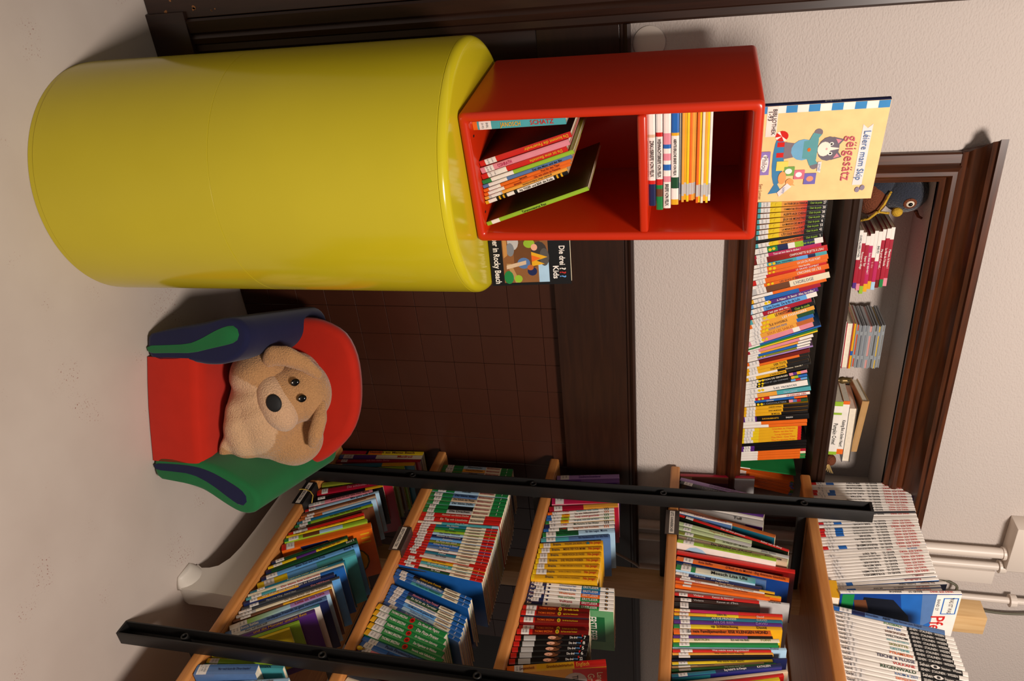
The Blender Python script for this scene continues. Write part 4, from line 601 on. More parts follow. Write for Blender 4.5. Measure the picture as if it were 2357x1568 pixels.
  (0.7488, 0.0141, 0.1811, -2.0, 2.066, 0.127, 0.0, 'turq.07 white.2 yellow.36 amber>red.72 black', 'LA TOUR DE LA TERREUR@.4-.72 black;Chair de poule@.76-.92 lime;27@.94-.98 white', 'SY', '', 'yellow-to-red-to-black gradient paperback, touching the sand-coloured picture book in the wall niche row'),
  (0.7654, 0.013, 0.1807, -2.9, 2.066, 0.127, 0.0, 'turq.07 white.2 yellow.36 amber>red.72 black', 'COMMENT MA TÊTE A RÉTRÉCI@.4-.72 black;Chair de poule@.76-.92 lime;30@.94-.98 white', 'SY', '', 'yellow-to-red-to-black gradient paperback, second from the picture book in the wall niche row'),
  (0.7816, 0.0127, 0.1804, -4.1, 2.066, 0.126, 0.0, 'turq.07 white.2 yellow.36 amber>red.72 black', 'ALERTE AUX CHIENS@.4-.72 black;Chair de poule@.76-.92 lime;38@.94-.98 white', 'SY', '', 'yellow-to-red-to-black gradient paperback, third from the picture book in the wall niche row'),
  (0.7978, 0.0126, 0.1801, -5.3, 2.066, 0.126, 0.0, 'turq.07 white.2 yellow.36 amber>red.72 black', 'JEUX DE MONSTRES@.4-.72 black;Chair de poule@.76-.92 lime;36@.94-.98 white', 'SY', '', 'yellow-to-red-to-black gradient paperback, fourth from the picture book in the wall niche row'),
  (0.8141, 0.0125, 0.1798, -6.6, 2.066, 0.126, 0.0, 'turq.07 white.2 yellow.36 amber>red.72 black', 'LA MAISON DES MORTS@.4-.72 black;Chair de poule@.76-.92 lime;6@.94-.98 white', 'SY', '', 'yellow-to-red-to-black gradient paperback, fifth from the picture book in the wall niche row'),
  (0.8303, 0.0125, 0.1795, -7.9, 2.066, 0.126, 0.0, 'turq.07 white.2 yellow.36 amber>red.72 black', 'LA MENACE DE LA FORÊT@.4-.72 black;Chair de poule@.76-.92 lime;33@.94-.98 white', 'SY', '', 'yellow-to-red-to-black gradient paperback, sixth from the picture book in the wall niche row'),
  (0.8462, 0.0124, 0.1792, -9.1, 2.066, 0.125, 0.0, 'turq.07 white.2 yellow.36 amber>red.72 black', "L'ÉCOLE HANTÉE@.4-.72 black;Chair de poule@.76-.92 lime;42@.94-.98 white", 'SY', '', 'yellow-to-red-to-black gradient paperback, seventh from the picture book in the wall niche row'),
  (0.8585, 0.006, 0.1795, -10.1, 2.066, 0.126, 0.0, 'black', '', '', '', 'thin black paperback before the last gradient one in the wall niche row'),  # added black slab stands in for the dark gap between two spines
  (0.8701, 0.0123, 0.1807, -11.0, 2.066, 0.126, 0.0, 'turq.07 white.2 yellow.36 amber>red.72 black', 'BAIGNADE INTERDITE@.4-.72 black;Chair de poule@.76-.92 lime;1@.94-.98 white', 'SY', '', 'yellow-to-red-to-black gradient paperback, last of the run in the wall niche row'),
  (0.8875, 0.0164, 0.1825, -12.1, 2.066, 0.128, 0.0, 'white.2 green.35 navy.5 white.6 lime.72 navy.88 white', 'Chair de poule@.7-.88 lime', 'SY', '', 'black paperback with green and white patches in the wall niche row'),
  (0.9041, 0.0105, 0.1804, -13.0, 2.066, 0.126, 0.0, 'crimson.05 white.2 magenta', 'Tout est bon dans le dindon !@.3-.7 white', 'S', '', 'magenta slim paperback in the wall niche row'),
  (0.9186, 0.0174, 0.1971, -13.3, 2.066, 0.138, 0.0, 'dred.05 white.18 dred>red', 'CHAPOUNETTE SE JETTE À L’EAU@.5-.95 white', 'S', '', 'dark red wide paperback in the wall niche row'),
  (0.9346, 0.0105, 0.198, -13.8, 2.066, 0.139, 0.0, 'white.2 turq.6 sky.75 navy.85 turq', 'Mon, nouveau@.3-.55 navy', 'SY', '', 'turquoise paperback with green and violet patches in the wall niche row'),
  (0.9492, 0.0145, 0.2028, -14.4, 2.066, 0.142, 0.0, 'white.2 orange', 'LA LOI DU PLUS FORT@.6-.9 white', 'SY', '', 'orange-red paperback with white capitals "la loi" in the wall niche row'),
  (0.9627, 0.0083, 0.2035, -15.0, 2.066, 0.142, 0.0, 'white.2 orange', 'Une famille@.5-.9 white', 'SY', '', 'orange-red paperback, second of the orange run in the wall niche row'),
  (0.9723, 0.0083, 0.2021, -15.4, 2.066, 0.141, 0.0, 'white.2 red', 'LE GRAND COMBAT@.6-.9 white', 'S', '', 'orange-red paperback with white paper strip in the wall niche row'),
  (0.9855, 0.0148, 0.2088, -16.0, 2.066, 0.146, 0.0, 'red.06 white.18 orange', 'L’INCONNU DE L’ÎLE@.6-.9 white', 'S', '', 'orange-red paperback with yellow mark, fourth of run in the wall niche row'),
  (1.0, 0.0098, 0.2016, -16.6, 2.066, 0.141, 0.0, 'white.18 orange.6 red', 'LES ENQUÊTES@.35-.7 brown', 'SY', '', 'orange-red paperback ending the orange run in the wall niche row'),
  (1.0146, 0.0184, 0.2138, -16.5, 2.066, 0.15, 0.0, 'lgrey.15 brown.5 cream', 'L’HORLOGE@.55-.8 grey', 'S', '', 'brown-and-cream illustrated paperback in the wall niche row'),
  (1.0318, 0.0092, 0.2089, -17.2, 2.066, 0.146, 0.0, 'white.3 orange', '', '', '', 'orange-and-white slim paperback in the wall niche row'),
  (1.0453, 0.0125, 0.1946, -18.1, 2.066, 0.136, 0.0, 'gold.05 white.18 blue.7 crimson', '', 'S', '', 'blue paperback with crimson top in the wall niche row'),
  (1.0613, 0.0124, 0.1901, -19.1, 2.066, 0.133, 0.0, 'sky.05 white.3 purple', 'A. Mabert · M. Benoit · Allez, les truffes !@.4-.95 white', 'SY', '', 'deep purple paperback with white lettering in the wall niche row'),
  (1.0788, 0.0147, 0.1892, -20.1, 2.066, 0.132, 0.0, 'lblue.04 white.18 sky.85 white', 'Lune Dorée  De la fin de Lulu@.25-.75 navy', 'S', '', 'sky blue paperback with boy picture in the wall niche row'),
  (1.0963, 0.0127, 0.1766, -21.0, 2.066, 0.124, 0.0, 'crimson.05 white.2 crimson', 'c’est pas une vie...@.3-.65 white', 'S', '', 'crimson paperback titled "pas une vie" in the wall niche row'),
  (1.1129, 0.0148, 0.1881, -21.8, 2.066, 0.132, 0.0, 'turq.05 beige.3 yellow.4 amber>red.65 black', 'LE FANTÔME@.4-.65 black;Chair de poule@.7-.92 lime', 'SY', '', 'gradient paperback further right beside crimson one in the wall niche row'),
  (1.1284, 0.0127, 0.1888, -22.2, 2.066, 0.132, 0.0, 'orange.05 white.18 amber', 'LES PASSAGERS@.5-.9 white', 'SY', '', 'amber paperback with white capitals in the wall niche row'),
  (1.1425, 0.0128, 0.1895, -22.4, 2.066, 0.133, 0.0, 'white.18 amber.75 dgreen', 'L’ÎLE INVISIBLE@.3-.6 brown', 'SY', '', 'amber paperback with dark green top in the wall niche row'),
  (1.1561, 0.0115, 0.1901, -22.6, 2.066, 0.133, 0.0, 'white.18 amber.75 blue', 'L’AUTEUR SANS VISAGE@.3-.6 slate', 'SY', '', 'amber paperback with blue top in the wall niche row'),
  (1.1705, 0.014, 0.1908, -22.8, 2.066, 0.134, 0.0, 'white.18 amber.75 copper', 'SOUS LES SABLES@.3-.7 copper', 'S', '', 'amber paperback with rust top in the wall niche row'),
  (1.1869, 0.0153, 0.1915, -23.1, 2.066, 0.134, 0.0, 'pink.05 white.18 pink.7 white.8 pink', '', 'SY', '', 'pink paperback with penguin picture in the wall niche row'),
  (1.2001, 0.0055, 0.2169, -22.7, 2.066, 0.152, 0.0, 'white.18 blue', '', '', '', 'tall bright blue slim paperback in the wall niche row'),
  (1.2058, 0.0047, 0.2059, -22.2, 2.066, 0.144, 0.0, 'green', '', '', '', 'bright green slim paperback in the wall niche row'),
  (1.211, 0.0047, 0.2078, -21.8, 2.066, 0.145, 0.0, 'white.18 yellow', '', 'S', '', 'yellow slim paperback in the wall niche row'),
  (1.2189, 0.0094, 0.1941, -21.1, 2.066, 0.136, 0.0, 'crimson.05 white.18 pink.8 white', '', 'S', '', 'rose pink paperback in the wall niche row'),
  (1.2276, 0.0063, 0.1905, -20.4, 2.066, 0.133, 0.0, 'white.18 amber.8 white', '', 'S', '', 'amber slim paperback with white tip in the wall niche row'),
  (1.2351, 0.0071, 0.1874, -19.8, 2.066, 0.131, 0.0, 'white.18 blue.8 white', '', 'S', '', 'navy blue slim paperback with white tip in the wall niche row'),
  (1.2421, 0.0056, 0.1864, -19.2, 2.066, 0.13, 0.0, 'white.18 olive.8 white', '', 'SY', '', 'olive green slim paperback with white tip in the wall niche row'),
  (1.2478, 0.0048, 0.1955, -18.8, 2.066, 0.137, 0.0, 'white.18 lilac', '', '', '', 'violet slim paperback in the wall niche row'),
  (1.2583, 0.0117, 0.1858, -18.5, 2.066, 0.13, 0.0, 'orange.05 lgrey.18 dred.8 dred', '', 'S', '', 'dark red paperback right of violet one in the wall niche row'),
  (1.269, 0.0078, 0.1859, -18.4, 2.066, 0.13, 0.0, 'white.18 orange.85 black', '', 'S', '', 'orange slim paperback with black tip in the wall niche row'),
  (1.2797, 0.0118, 0.186, -18.3, 2.066, 0.13, 0.0, 'gold.06 white.18 gold.66 black', 'DER TOTE@.45-.64 black', 'S', '', 'yellow-and-black thriller, left of the first three in the wall niche row'),
  (1.2926, 0.0118, 0.1862, -18.2, 2.066, 0.13, 0.0, 'gold.06 white.18 gold.66 black', 'STADT IM DUNKEL@.4-.64 black', 'S', '', 'yellow-and-black thriller, middle of the first three in the wall niche row'),
  (1.3033, 0.0078, 0.1938, -18.0, 2.066, 0.136, 0.0, 'white.5 black', 'Florence · Interdit !@.55-.95 cream', '', '', 'black paperback with long white label strip in the wall niche row'),
  (1.3134, 0.0108, 0.1864, -18.0, 2.066, 0.131, 0.0, 'gold.06 white.18 gold.66 black', 'A TASTE OF DEATH@.4-.64 black', 'S', '', 'yellow-and-black thriller, right of the first three in the wall niche row'),
  (1.3263, 0.0101, 0.1843, -17.2, 2.066, 0.129, 0.0, 'white.2 black.72 pink.78 purple.84 gold.9 pink', 'POTION DE GEORGES@.25-.7 cream', 'SY', '', 'black paperback with pink and violet stripes in the wall niche row'),
  (1.3368, 0.0092, 0.185, -16.3, 2.066, 0.129, 0.0, 'white.2 black.75 gold.8 lime.86 blue', 'NICO ET LES COPAINS@.3-.7 grey', 'SY', '', 'black paperback with green and blue stripes in the wall niche row'),
  (1.3452, 0.0065, 0.1855, -15.6, 2.066, 0.13, 0.0, 'white.2 black.75 sky.82 red.9 sky', '', 'SY', '', 'black paperback with sky and red stripes in the wall niche row'),
  (1.3586, 0.0186, 0.1864, -14.5, 2.066, 0.13, 0.0, 'white', 'Les vacances@.45-.85 grey', 'SY', '', 'thick white paperback beside the striped ones in the wall niche row'),
  (1.3765, 0.0149, 0.1969, -13.0, 2.066, 0.138, 0.0, 'white.18 amber.5 turq', 'Claire Clément@.6-.8 lblue', 'S', '', 'turquoise paperback with giraffe-orange base in the wall niche row'),
  (1.3894, 0.0094, 0.1959, -11.9, 2.066, 0.137, 0.0, 'white.18 red.4 white', 'LE DERNIER DÉFI@.65-.95 red', 'SY', '', 'white paperback titled "le dernier défi" in the wall niche row'),
  (1.3984, 0.0075, 0.1889, -11.2, 2.066, 0.132, 0.0, 'white.18 blue.8 orange', 'Christian@.3-.55 white', 'S', '', 'cobalt blue slim paperback in the wall niche row'),
  (1.4078, 0.0104, 0.1895, -10.4, 2.066, 0.133, 0.0, 'white.2 black.72 pink.78 slate.84 crimson.9 dgreen', 'LA CHOCOLATERIE@.3-.68 grey', 'SY', '', 'black paperback with pink and grey stripes in the wall niche row'),
  (1.4211, 0.0116, 0.1938, -9.2, 2.066, 0.136, 0.0, 'gold.06 white.18 gold.62 black', 'LONDON CATFIGHT@.4-.6 black', 'S', '', 'yellow-and-black thriller, left of the second three in the wall niche row'),
  (1.4339, 0.0128, 0.1941, -8.8, 2.066, 0.136, 0.0, 'gold.06 white.18 gold.62 black', 'ANGST AM MORGEN@.4-.6 black', 'S', '', 'yellow-and-black thriller, middle of the second three in the wall niche row'),
  (1.4461, 0.0105, 0.1943, -8.5, 2.066, 0.136, 0.0, 'gold.06 white.18 gold.6 black', 'IM MOOR@.45-.58 black', 'S', '', 'yellow-and-black thriller, right of the second three in the wall niche row'),
  (1.4619, 0.0198, 0.1986, -8.0, 2.066, 0.139, 0.0, 'purple.04 white.16 purple.22 black', 'ZURÜCKBLEIBEN BITTE!@.3-.55 gold;ENGLISCH@.66-.76 white', 'S', '', 'wide black paperback with gold lettering in the wall niche row'),
  (1.4784, 0.0117, 0.1951, -7.6, 2.066, 0.137, 0.0, 'white.3 orange', '', '', '', 'orange slim paperback, left of two after the black in the wall niche row'),
  (1.49, 0.0105, 0.1953, -7.2, 2.066, 0.137, 0.0, 'white.42 orange', '', '', '', 'orange slim paperback, right of two after the black in the wall niche row'),
  (1.503, 0.0112, 0.1807, -7.6, 2.066, 0.126, 0.0, 'yellow.06 white.16 yellow.3 gold.94 red', 'Scandals in Heaven@.5-.92 orange', 'S', '', 'bright yellow reader, first of five in the wall niche row'),
  (1.5149, 0.011, 0.1813, -8.0, 2.066, 0.127, 0.0, 'yellow.06 white.16 yellow.3 gold.94 red', 'Panic on the Set@.5-.92 orange', 'S', '', 'bright yellow reader, second of five in the wall niche row'),
  (1.5267, 0.011, 0.1819, -8.4, 2.066, 0.127, 0.0, 'yellow.06 white.16 yellow.3 gold.94 red', 'Long Distance@.5-.92 orange', 'S', '', 'bright yellow reader, third of five in the wall niche row'),
  (1.5385, 0.011, 0.1824, -8.8, 2.066, 0.128, 0.0, 'yellow.06 white.16 yellow.3 gold.94 red', 'The Pilot · Der Pilot@.5-.92 orange', 'S', '', 'bright yellow reader titled "the pilot" in the wall niche row'),
  (1.5505, 0.0111, 0.183, -9.2, 2.066, 0.128, 0.0, 'yellow.06 white.16 yellow.3 gold.94 red', 'The Forgotten Ruin@.5-.92 orange', 'S', '', 'bright yellow reader titled "the forgotten ruin" in the wall niche row'),
  (1.5632, 0.0102, 0.2016, -9.3, 2.066, 0.141, 0.0, 'black', '', '', '', 'black slim paperback, first of three in the wall niche row'),
  (1.5739, 0.0102, 0.2017, -9.1, 2.066, 0.141, 0.0, 'purple.06 white.16 purple.22 black', '', 'S', '', 'black slim paperback with violet foot, second of three in the wall niche row'),
  (1.5846, 0.0102, 0.2018, -8.8, 2.066, 0.141, 0.0, 'purple.06 white.16 purple.22 black', '', 'S', '', 'black slim paperback with violet foot, third of three in the wall niche row'),
  (1.5948, 0.0091, 0.2019, -8.6, 2.066, 0.141, 0.0, 'white.28 orange.92 crimson', '', '', '', 'orange slim reader with crimson tip in the wall niche row'),
  (1.6037, 0.0079, 0.202, -8.4, 2.066, 0.141, 0.0, 'white.28 orange.92 cream', '', '', '', 'orange slim reader with cream tip in the wall niche row'),
  (1.6132, 0.0102, 0.2021, -8.2, 2.066, 0.141, 0.0, 'white.28 orange.92 green', '', '', '', 'orange slim reader with green tip, first in the wall niche row'),
  (1.6227, 0.008, 0.2022, -8.0, 2.066, 0.142, 0.0, 'white.28 orange.92 green', '', '', '', 'orange slim reader with green tip, second in the wall niche row'),
 ],
}

# ------------------------------------------------------------ room
DARK = wood('dark_stained_wood', '26140C', '301A0F', .34, (14, 14, 1.2), 5, .1)
DARKH = wood('dark_stained_wood_lengthwise', '26140C', '301A0F', .34, (1.2, 14, 14), 5, .1)
FRAMEM = wood('walnut_frame', '301607', '55290E', .32, (14, 14, 1.2), 5, .1)
FRAMEH = wood('walnut_frame_lengthwise', '301607', '55290E', .32, (1.2, 14, 14), 5, .1)
BEECH = wood('beech_wood', 'B47238', 'CC8C4E', .38, (12, 1.0, 12), 5, .08)
PINE = wood('pine_wood', 'C9A06A', 'DDB984', .5, (12, 12, 1), 5, .08)
BLACKM = mat('black_powder_coat', '131110', .5, bump=.12, bscale=900, bdist=.0003)
WHITEP = mat('white_paint', 'D8CCC0', .4, bump=.05, bscale=60)
GREYM = mat('grey_metal', '6E6660', .35, metal=.8)
def wallpaper():
    m = mat('woodchip_wallpaper', 'C0B5AD', .85); nt = m.node_tree; L = nt.links.new; b = nt.nodes['Principled BSDF']
    tc = nt.nodes.new('ShaderNodeTexCoord'); mp = nt.nodes.new('ShaderNodeMapping'); mp.inputs['Scale'].default_value = (1.0, 1.0, 1.6)
    v = nt.nodes.new('ShaderNodeTexVoronoi'); v.inputs['Scale'].default_value = 165; v.feature = 'SMOOTH_F1'
    n = nt.nodes.new('ShaderNodeTexNoise'); n.inputs['Scale'].default_value = 150
    ad = nt.nodes.new('ShaderNodeMath'); ad.operation = 'ADD'
    bp = nt.nodes.new('ShaderNodeBump'); bp.inputs['Strength'].default_value = .5; bp.inputs['Distance'].default_value = .0026; bp.invert = True
    L(tc.outputs['Object'], mp.inputs[0]); L(mp.outputs[0], v.inputs['Vector']); L(mp.outputs[0], n.inputs['Vector'])
    L(v.outputs['Distance'], ad.inputs[0]); L(n.outputs['Fac'], ad.inputs[1]); L(ad.outputs[0], bp.inputs['Height']); L(bp.outputs[0], b.inputs['Normal'])
    return m
WALLP = wallpaper()
def floor_mat():
    m = mat('worn_grey_linoleum', 'B4A498', .5); nt = m.node_tree; L = nt.links.new; b = nt.nodes['Principled BSDF']
    tc = nt.nodes.new('ShaderNodeTexCoord')
    n = nt.nodes.new('ShaderNodeTexNoise'); n.inputs['Scale'].default_value = 3.5; n.inputs['Detail'].default_value = 5
    cr = nt.nodes.new('ShaderNodeValToRGB'); cr.color_ramp.elements[0].color = (*C('C2B5AB'), 1); cr.color_ramp.elements[1].color = (*C('CABEB4'), 1)
    cr.color_ramp.elements[0].position = .35; cr.color_ramp.elements[1].position = .65
    L(tc.outputs['Object'], n.inputs['Vector']); L(n.outputs['Fac'], cr.inputs[0])
    # specks: small red-brown scuffs gathered in patches
    s = nt.nodes.new('ShaderNodeTexNoise'); s.inputs['Scale'].default_value = 220; s.inputs['Detail'].default_value = 3
    p = nt.nodes.new('ShaderNodeTexNoise'); p.inputs['Scale'].default_value = 7.3; p.inputs['Detail'].default_value = 1
    L(tc.outputs['Object'], s.inputs['Vector']); L(tc.outputs['Object'], p.inputs['Vector'])
    g1 = nt.nodes.new('ShaderNodeMapRange'); g1.inputs['From Min'].default_value = .62; g1.inputs['From Max'].default_value = .68; L(s.outputs['Fac'], g1.inputs['Value'])
    g2 = nt.nodes.new('ShaderNodeMapRange'); g2.inputs['From Min'].default_value = .6; g2.inputs['From Max'].default_value = .68; L(p.outputs['Fac'], g2.inputs['Value'])
    mu = nt.nodes.new('ShaderNodeMath'); mu.operation = 'MULTIPLY'; L(g1.outputs[0], mu.inputs[0]); L(g2.outputs[0], mu.inputs[1])
    mx = nt.nodes.new('ShaderNodeMix'); mx.data_type = 'RGBA'; L(mu.outputs[0], mx.inputs[0]); L(cr.outputs[0], mx.inputs[6]); mx.inputs[7].default_value = (*C('8A4A40'), 1)
    L(mx.outputs[2], b.inputs['Base Color'])
    return m
NX0, NX1, NZ0, NZ1 = .684, 1.79, 1.655, 2.09        # niche opening
WY = 2.05                                           # white wall surface
def room():
    mb = MB(); mb.box((-2.2, -1.4, -.05), (3.4, 2.5, 0)); struct('floor', mb, floor_mat())
    mb = MB()
    zc = 1.322; top = 3.4
    mb.box((-2.2, WY+.022, -.05), (3.4, WY+.45, zc))
    mb.box((-2.2, WY, zc), (NX0, WY+.45, top)); mb.box((NX1, WY, zc), (3.4, WY+.45, top))
    mb.box((NX0, WY, zc), (NX1, WY+.45, NZ0)); mb.box((NX0, WY, NZ1), (NX1, WY+.45, top))
    mb.box((NX0-.001, WY+.17, NZ0-.001), (NX1+.001, WY+.45, NZ1+.001))
    wall = struct('wall_back', mb, WALLP)
    # painted-over junction box cover
    mb = MB(); pr = [(.001, .0), (.039, .0), (.040, .001), (.040, .0035), (.036, .005), (.001, .005)]
    mb.lathe([(r, z) for r, z in pr], 36)
    o = ob('junction_cover', mb.mesh('junction_cover', weld=True, smooth=40), WHITEP, wall, (.312, WY+.0005, 1.372), (R(90), 0, 0))
    o['label'] = 'round painted-over junction cover'
    # wainscot with tiles
    t1 = struct('trim_1', None, None) if False else None
    mb = MB(); mb.box((-2.2, WY+.0165, 0), (3.4, WY+.0215, 1.1)); tr = struct('trim_1', mb, mat('wainscot_ground', '120A07', .6))
    TILE = mat('brown_tile', '3D1F13', .36, bump=.25, bscale=18, bdist=.0012, var=.12, vscale=5)
    p = .1035; mb = MB(); mb.box((0, -.0035, 0), (p-.0011, 0, p-.0011)); tm = mb.mesh('tile', bevel=.0009, bseg=1); tm.materials.append(TILE)
    for i in range(-8, 15):
        for k in range(0, 11):
            z = .518-5*p+k*p
            ob('tile', tm, None, tr, (1.076+i*p, WY+.0165-random.uniform(0, .0005), z))
    tr2 = tr
    mb = MB(); mb.box((.262, 2.036, 1.088), (3.4, WY+.02, 1.300)); ob('top_rail', mb.mesh('top_rail', bevel=.0015), DARKH, tr2)
    prof = [(2.052, 1.298), (2.038, 1.298), (2.031, 1.303), (2.031, 1.309), (2.026, 1.313), (2.022, 1.320), (2.026, 1.327), (2.052, 1.327)]
    mb = MB(); mb.loft([[(.262, y, z) for y, z in prof], [(3.4, y, z) for y, z in prof]]); ob('cap_moulding', mb.mesh('cap_moulding', weld=True, smooth=35), DARKH, tr2)
    bx('stile', (.262, 2.040, 0), (.345, 2.07, 1.089), DARK, tr2, .0015)
    # door casing and door leaf at the left
    mb = MB(); prof = [(.262, 2.052), (.262, 2.030), (.256, 2.022), (.240, 2.022), (.236, 2.014), (.222, 2.010), (.212, 2.016), (.206, 2.008), (.176, 2.004), (.170, 2.010), (.170, 2.052)]
    mb.loft([[(x, y, .118) for x, y in reversed(prof)], [(x, y, 2.24) for x, y in reversed(prof)]]); tr3 = struct('trim_2', mb.mesh('trim_2', weld=True, smooth=25), DARK)
    bx('plinth_block', (.150, 2.002, 0), (.268, 2.052, .12), DARK, tr3, .002)
    mb = MB(); mb.box((-.75, 2.012, .004), (.168, 2.05, 2.2)); dr = struct('door_1', mb.mesh('door_1', bevel=.002), DARK)
    CHIP = mat('chipped_bare_wood', '8A5A30', .7, var=.2, vscale=200)
    for k in range(14):
        a = random.uniform(0, 6.28); x = .125+random.uniform(-.05, .035); z = .05+random.uniform(0, .17); r = random.uniform(.0015, .006); n = random.randint(5, 7)
        mb = MB(); mb.prism([(r*random.uniform(.6, 1.4)*math.cos(-2*math.pi*q/n), 0, r*random.uniform(.5, 1.3)*math.sin(-2*math.pi*q/n)) for q in range(n)], (0, -.0006, 0))
        ob('paint_chip', mb, CHIP, dr, (x, 2.0118, z), (0, a, 0))
room()

def niche_frame():
    # moulded surround, mitred: (distance from the outer edge, y)
    P = [(0, WY+.001), (0, 2.036), (.004, 2.031), (.026, 2.031), (.030, 2.034), (.036, 2.026), (.044, 2.018), (.054, 2.018), (.060, 2.025), (.063, 2.034), (.070, 2.036), (.0755, 2.040), (.0755, WY+.012), (.07, WY+.001)]
    x0, x1, z0, z1 = NX0-.0755, NX1+.0755, NZ0-.0715, NZ1+.0755
    root = None
    def side(name, f0, f1, m, parent):
        mb = MB(); mb.loft([[f0(d, y) for d, y in P], [f1(d, y) for d, y in P]]); return ob(name, mb.mesh(name, weld=True, smooth=35), m, parent)
    root = side('trim_3', lambda d, y: (x0+d, y, z0+d), lambda d, y: (x0+d, y, z1-d), FRAMEM, None); root['kind'] = 'structure'
    side('frame_side', lambda d, y: (x1-d, y, z1-d), lambda d, y: (x1-d, y, z0+d), FRAMEM, root)
    side('frame_top', lambda d, y: (x0+d, y, z1-d), lambda d, y: (x1-d, y, z1-d), FRAMEH, root)
    side('frame_bottom', lambda d, y: (x1-d, y, z0+d), lambda d, y: (x0+d, y, z0+d), FRAMEH, root)
    # crown
    q = [(WY+.001, 2.128), (2.030, 2.128), (2.026, 2.140), (2.012, 2.148), (2.006, 2.158), (1.990, 2.168), (1.978, 2.172), (1.974, 2.182), (1.966, 2.184), (1.966, 2.200), (WY+.001, 2.200)]
    mb = MB(); e = [max(0, 2.03-y) for y, z in q]
    mb.loft([[(x0-a*.75, y, z) for (y, z), a in zip(q, e)], [(x1+a*.75, y, z) for (y, z), a in zip(q, e)]]); ob('crown_moulding', mb.mesh('crown_moulding', weld=True, smooth=35), FRAMEH, root)
    mb = MB(); pr = [(.001, 0), (.006, 0), (.006, .002), (.004, .004), (.001, .004)]; mb.lathe(pr, 16); ob('screw_head', mb, GREYM, root, (.735, 2.032, 2.118), (R(90), 0, 0))
    # inner lining and shelf
    for nm, a, b in (('lining', (NX0, 2.05, NZ0-.014), (NX1, WY+.171, NZ0)), ('lining', (NX0, 2.06, NZ0), (NX0+.006, WY+.171, NZ1)), ('lining', (NX1-.006, 2.06, NZ0), (NX1, WY+.171, NZ1))):
        bx(nm, a, b, WHITEP if nm == 'lining' and a[2] > 1.65 else FRAMEH, root, 0)
    s = [(WY+.17, 1.876), (2.052, 1.876), (2.048, 1.882), (2.046, 1.893), (2.040, 1.897), (2.038, 1.905), (2.034, 1.909), (2.034, 1.916), (2.038, 1.918), (WY+.17, 1.918)]
    mb = MB(); mb.loft([[(NX0+.006, y, z) for y, z in s], [(NX1-.006, y, z) for y, z in s]]); ob('niche_shelf', mb.mesh('niche_shelf', weld=True, smooth=35), mat('dark_shelf_paint', '2C190F', .4, var=.1, vscale=6), root)
niche_frame()

# ------------------------------------------------------------ yellow cylinder and red box
def cylinder():
    YEL = mat('yellow_vinyl', 'CABA1E', .17, var=.04, vscale=3, bump=.03, bscale=6, bdist=.004, spec=.5)
    Rr = .2925; o = thing('cylinder_pedestal', 'tall glossy yellow cylinder standing on the floor under the red box', 'pedestal', (.516, 1.704, 0))
    def band(name, prof):
        mb = MB(); mb.lathe(prof, 128); return ob(name, mb.mesh(name, weld=True, smooth=18), YEL, o)
    band('base_band', [(.02, 0), (Rr-.004, 0), (Rr-.001, .001), (Rr-.001, .0135), (Rr-.0016, .0142), (.02, .0142)])
    band('lower_body', [(.02, .0143), (Rr-.0016, .0143), (Rr, .0152), (Rr, .4695), (Rr-.0006, .47), (.02, .47)])
    band('upper_body', [(.02, .4702), (Rr-.0006, .4702), (Rr, .4708), (Rr+.0008, .99), (Rr, .9908), (.02, .991)])
    a = [(.02, .9912), (Rr-.0006, .9912), (Rr+.0008, .992)]
    for k in range(0, 10): t = k/9*math.pi/2; a.append((Rr-.019+.0198*math.cos(t), .992+.018*math.sin(t)))
    band('lid', a+[(.02, 1.01)])
cylinder()
BOXO, BOXR = Vector((.349, 1.533, 1.0105)), R(7.3)
def red_box():
    RED = mat('red_lacquer', 'C22A0A', .28, var=.03, vscale=4, spec=.5, coat=.15)
    o = thing('box_shelf', 'glossy red open box shelf with two compartments on the yellow cylinder', 'shelf', BOXO, BOXR)
    W, D, H, t = .303, .347, .610, .021
    def outer(inset, r, n=5):
        p = []
        for cx, cz, a0 in ((W-r-inset, r+inset, -90), (W-r-inset, H-r-inset, 0), (r+inset, H-r-inset, 90), (r+inset, r+inset, 180)):
            for k in range(n+1):
                a = R(a0+90*k/n); p.append((cx+r*math.cos(a), cz+r*math.sin(a)))
        return p
    def ring(inset, r, y): return [(x, y, z) for x, z in outer(inset, r)]
    # the frame: outer shell, rounded lip, inner shell
    mb = MB()
    mb.loft([ring(0, .012, D), ring(0, .012, .008), ring(.0025, .011, .0025), ring(.007, .010, 0), ring(t-.007, .006, 0), ring(t-.0025, .006, .0025), ring(t, .006, .008), ring(t, .006, D-.008)], cap=False)
    ob('frame', mb.mesh('frame', weld=True, smooth=40), RED, o)
    bx('back_panel', (.006, D-.0085, .006), (W-.006, D-.0002, H-.006), RED, o, .001)
    bx('divider', (t-.001, .0015, .369), (W-t+.001, D-.008, .388), RED, o, .006, 3)
    HOLE = mat('pin_hole', '20100C', .6)
    for x, y in ((.06, .028), (.24, .028)):
        mb = MB(); mb.lathe([(.0005, 0), (.0028, 0), (.0028, .0004), (.0005, .0004)], 10); ob('pin_hole', mb, HOLE, o, (x, y, t+.0003), None, (1, 1.6, 1))
red_box()
BOXM = Matrix.Translation(BOXO) @ Matrix.Rotation(BOXR, 4, 'Z')
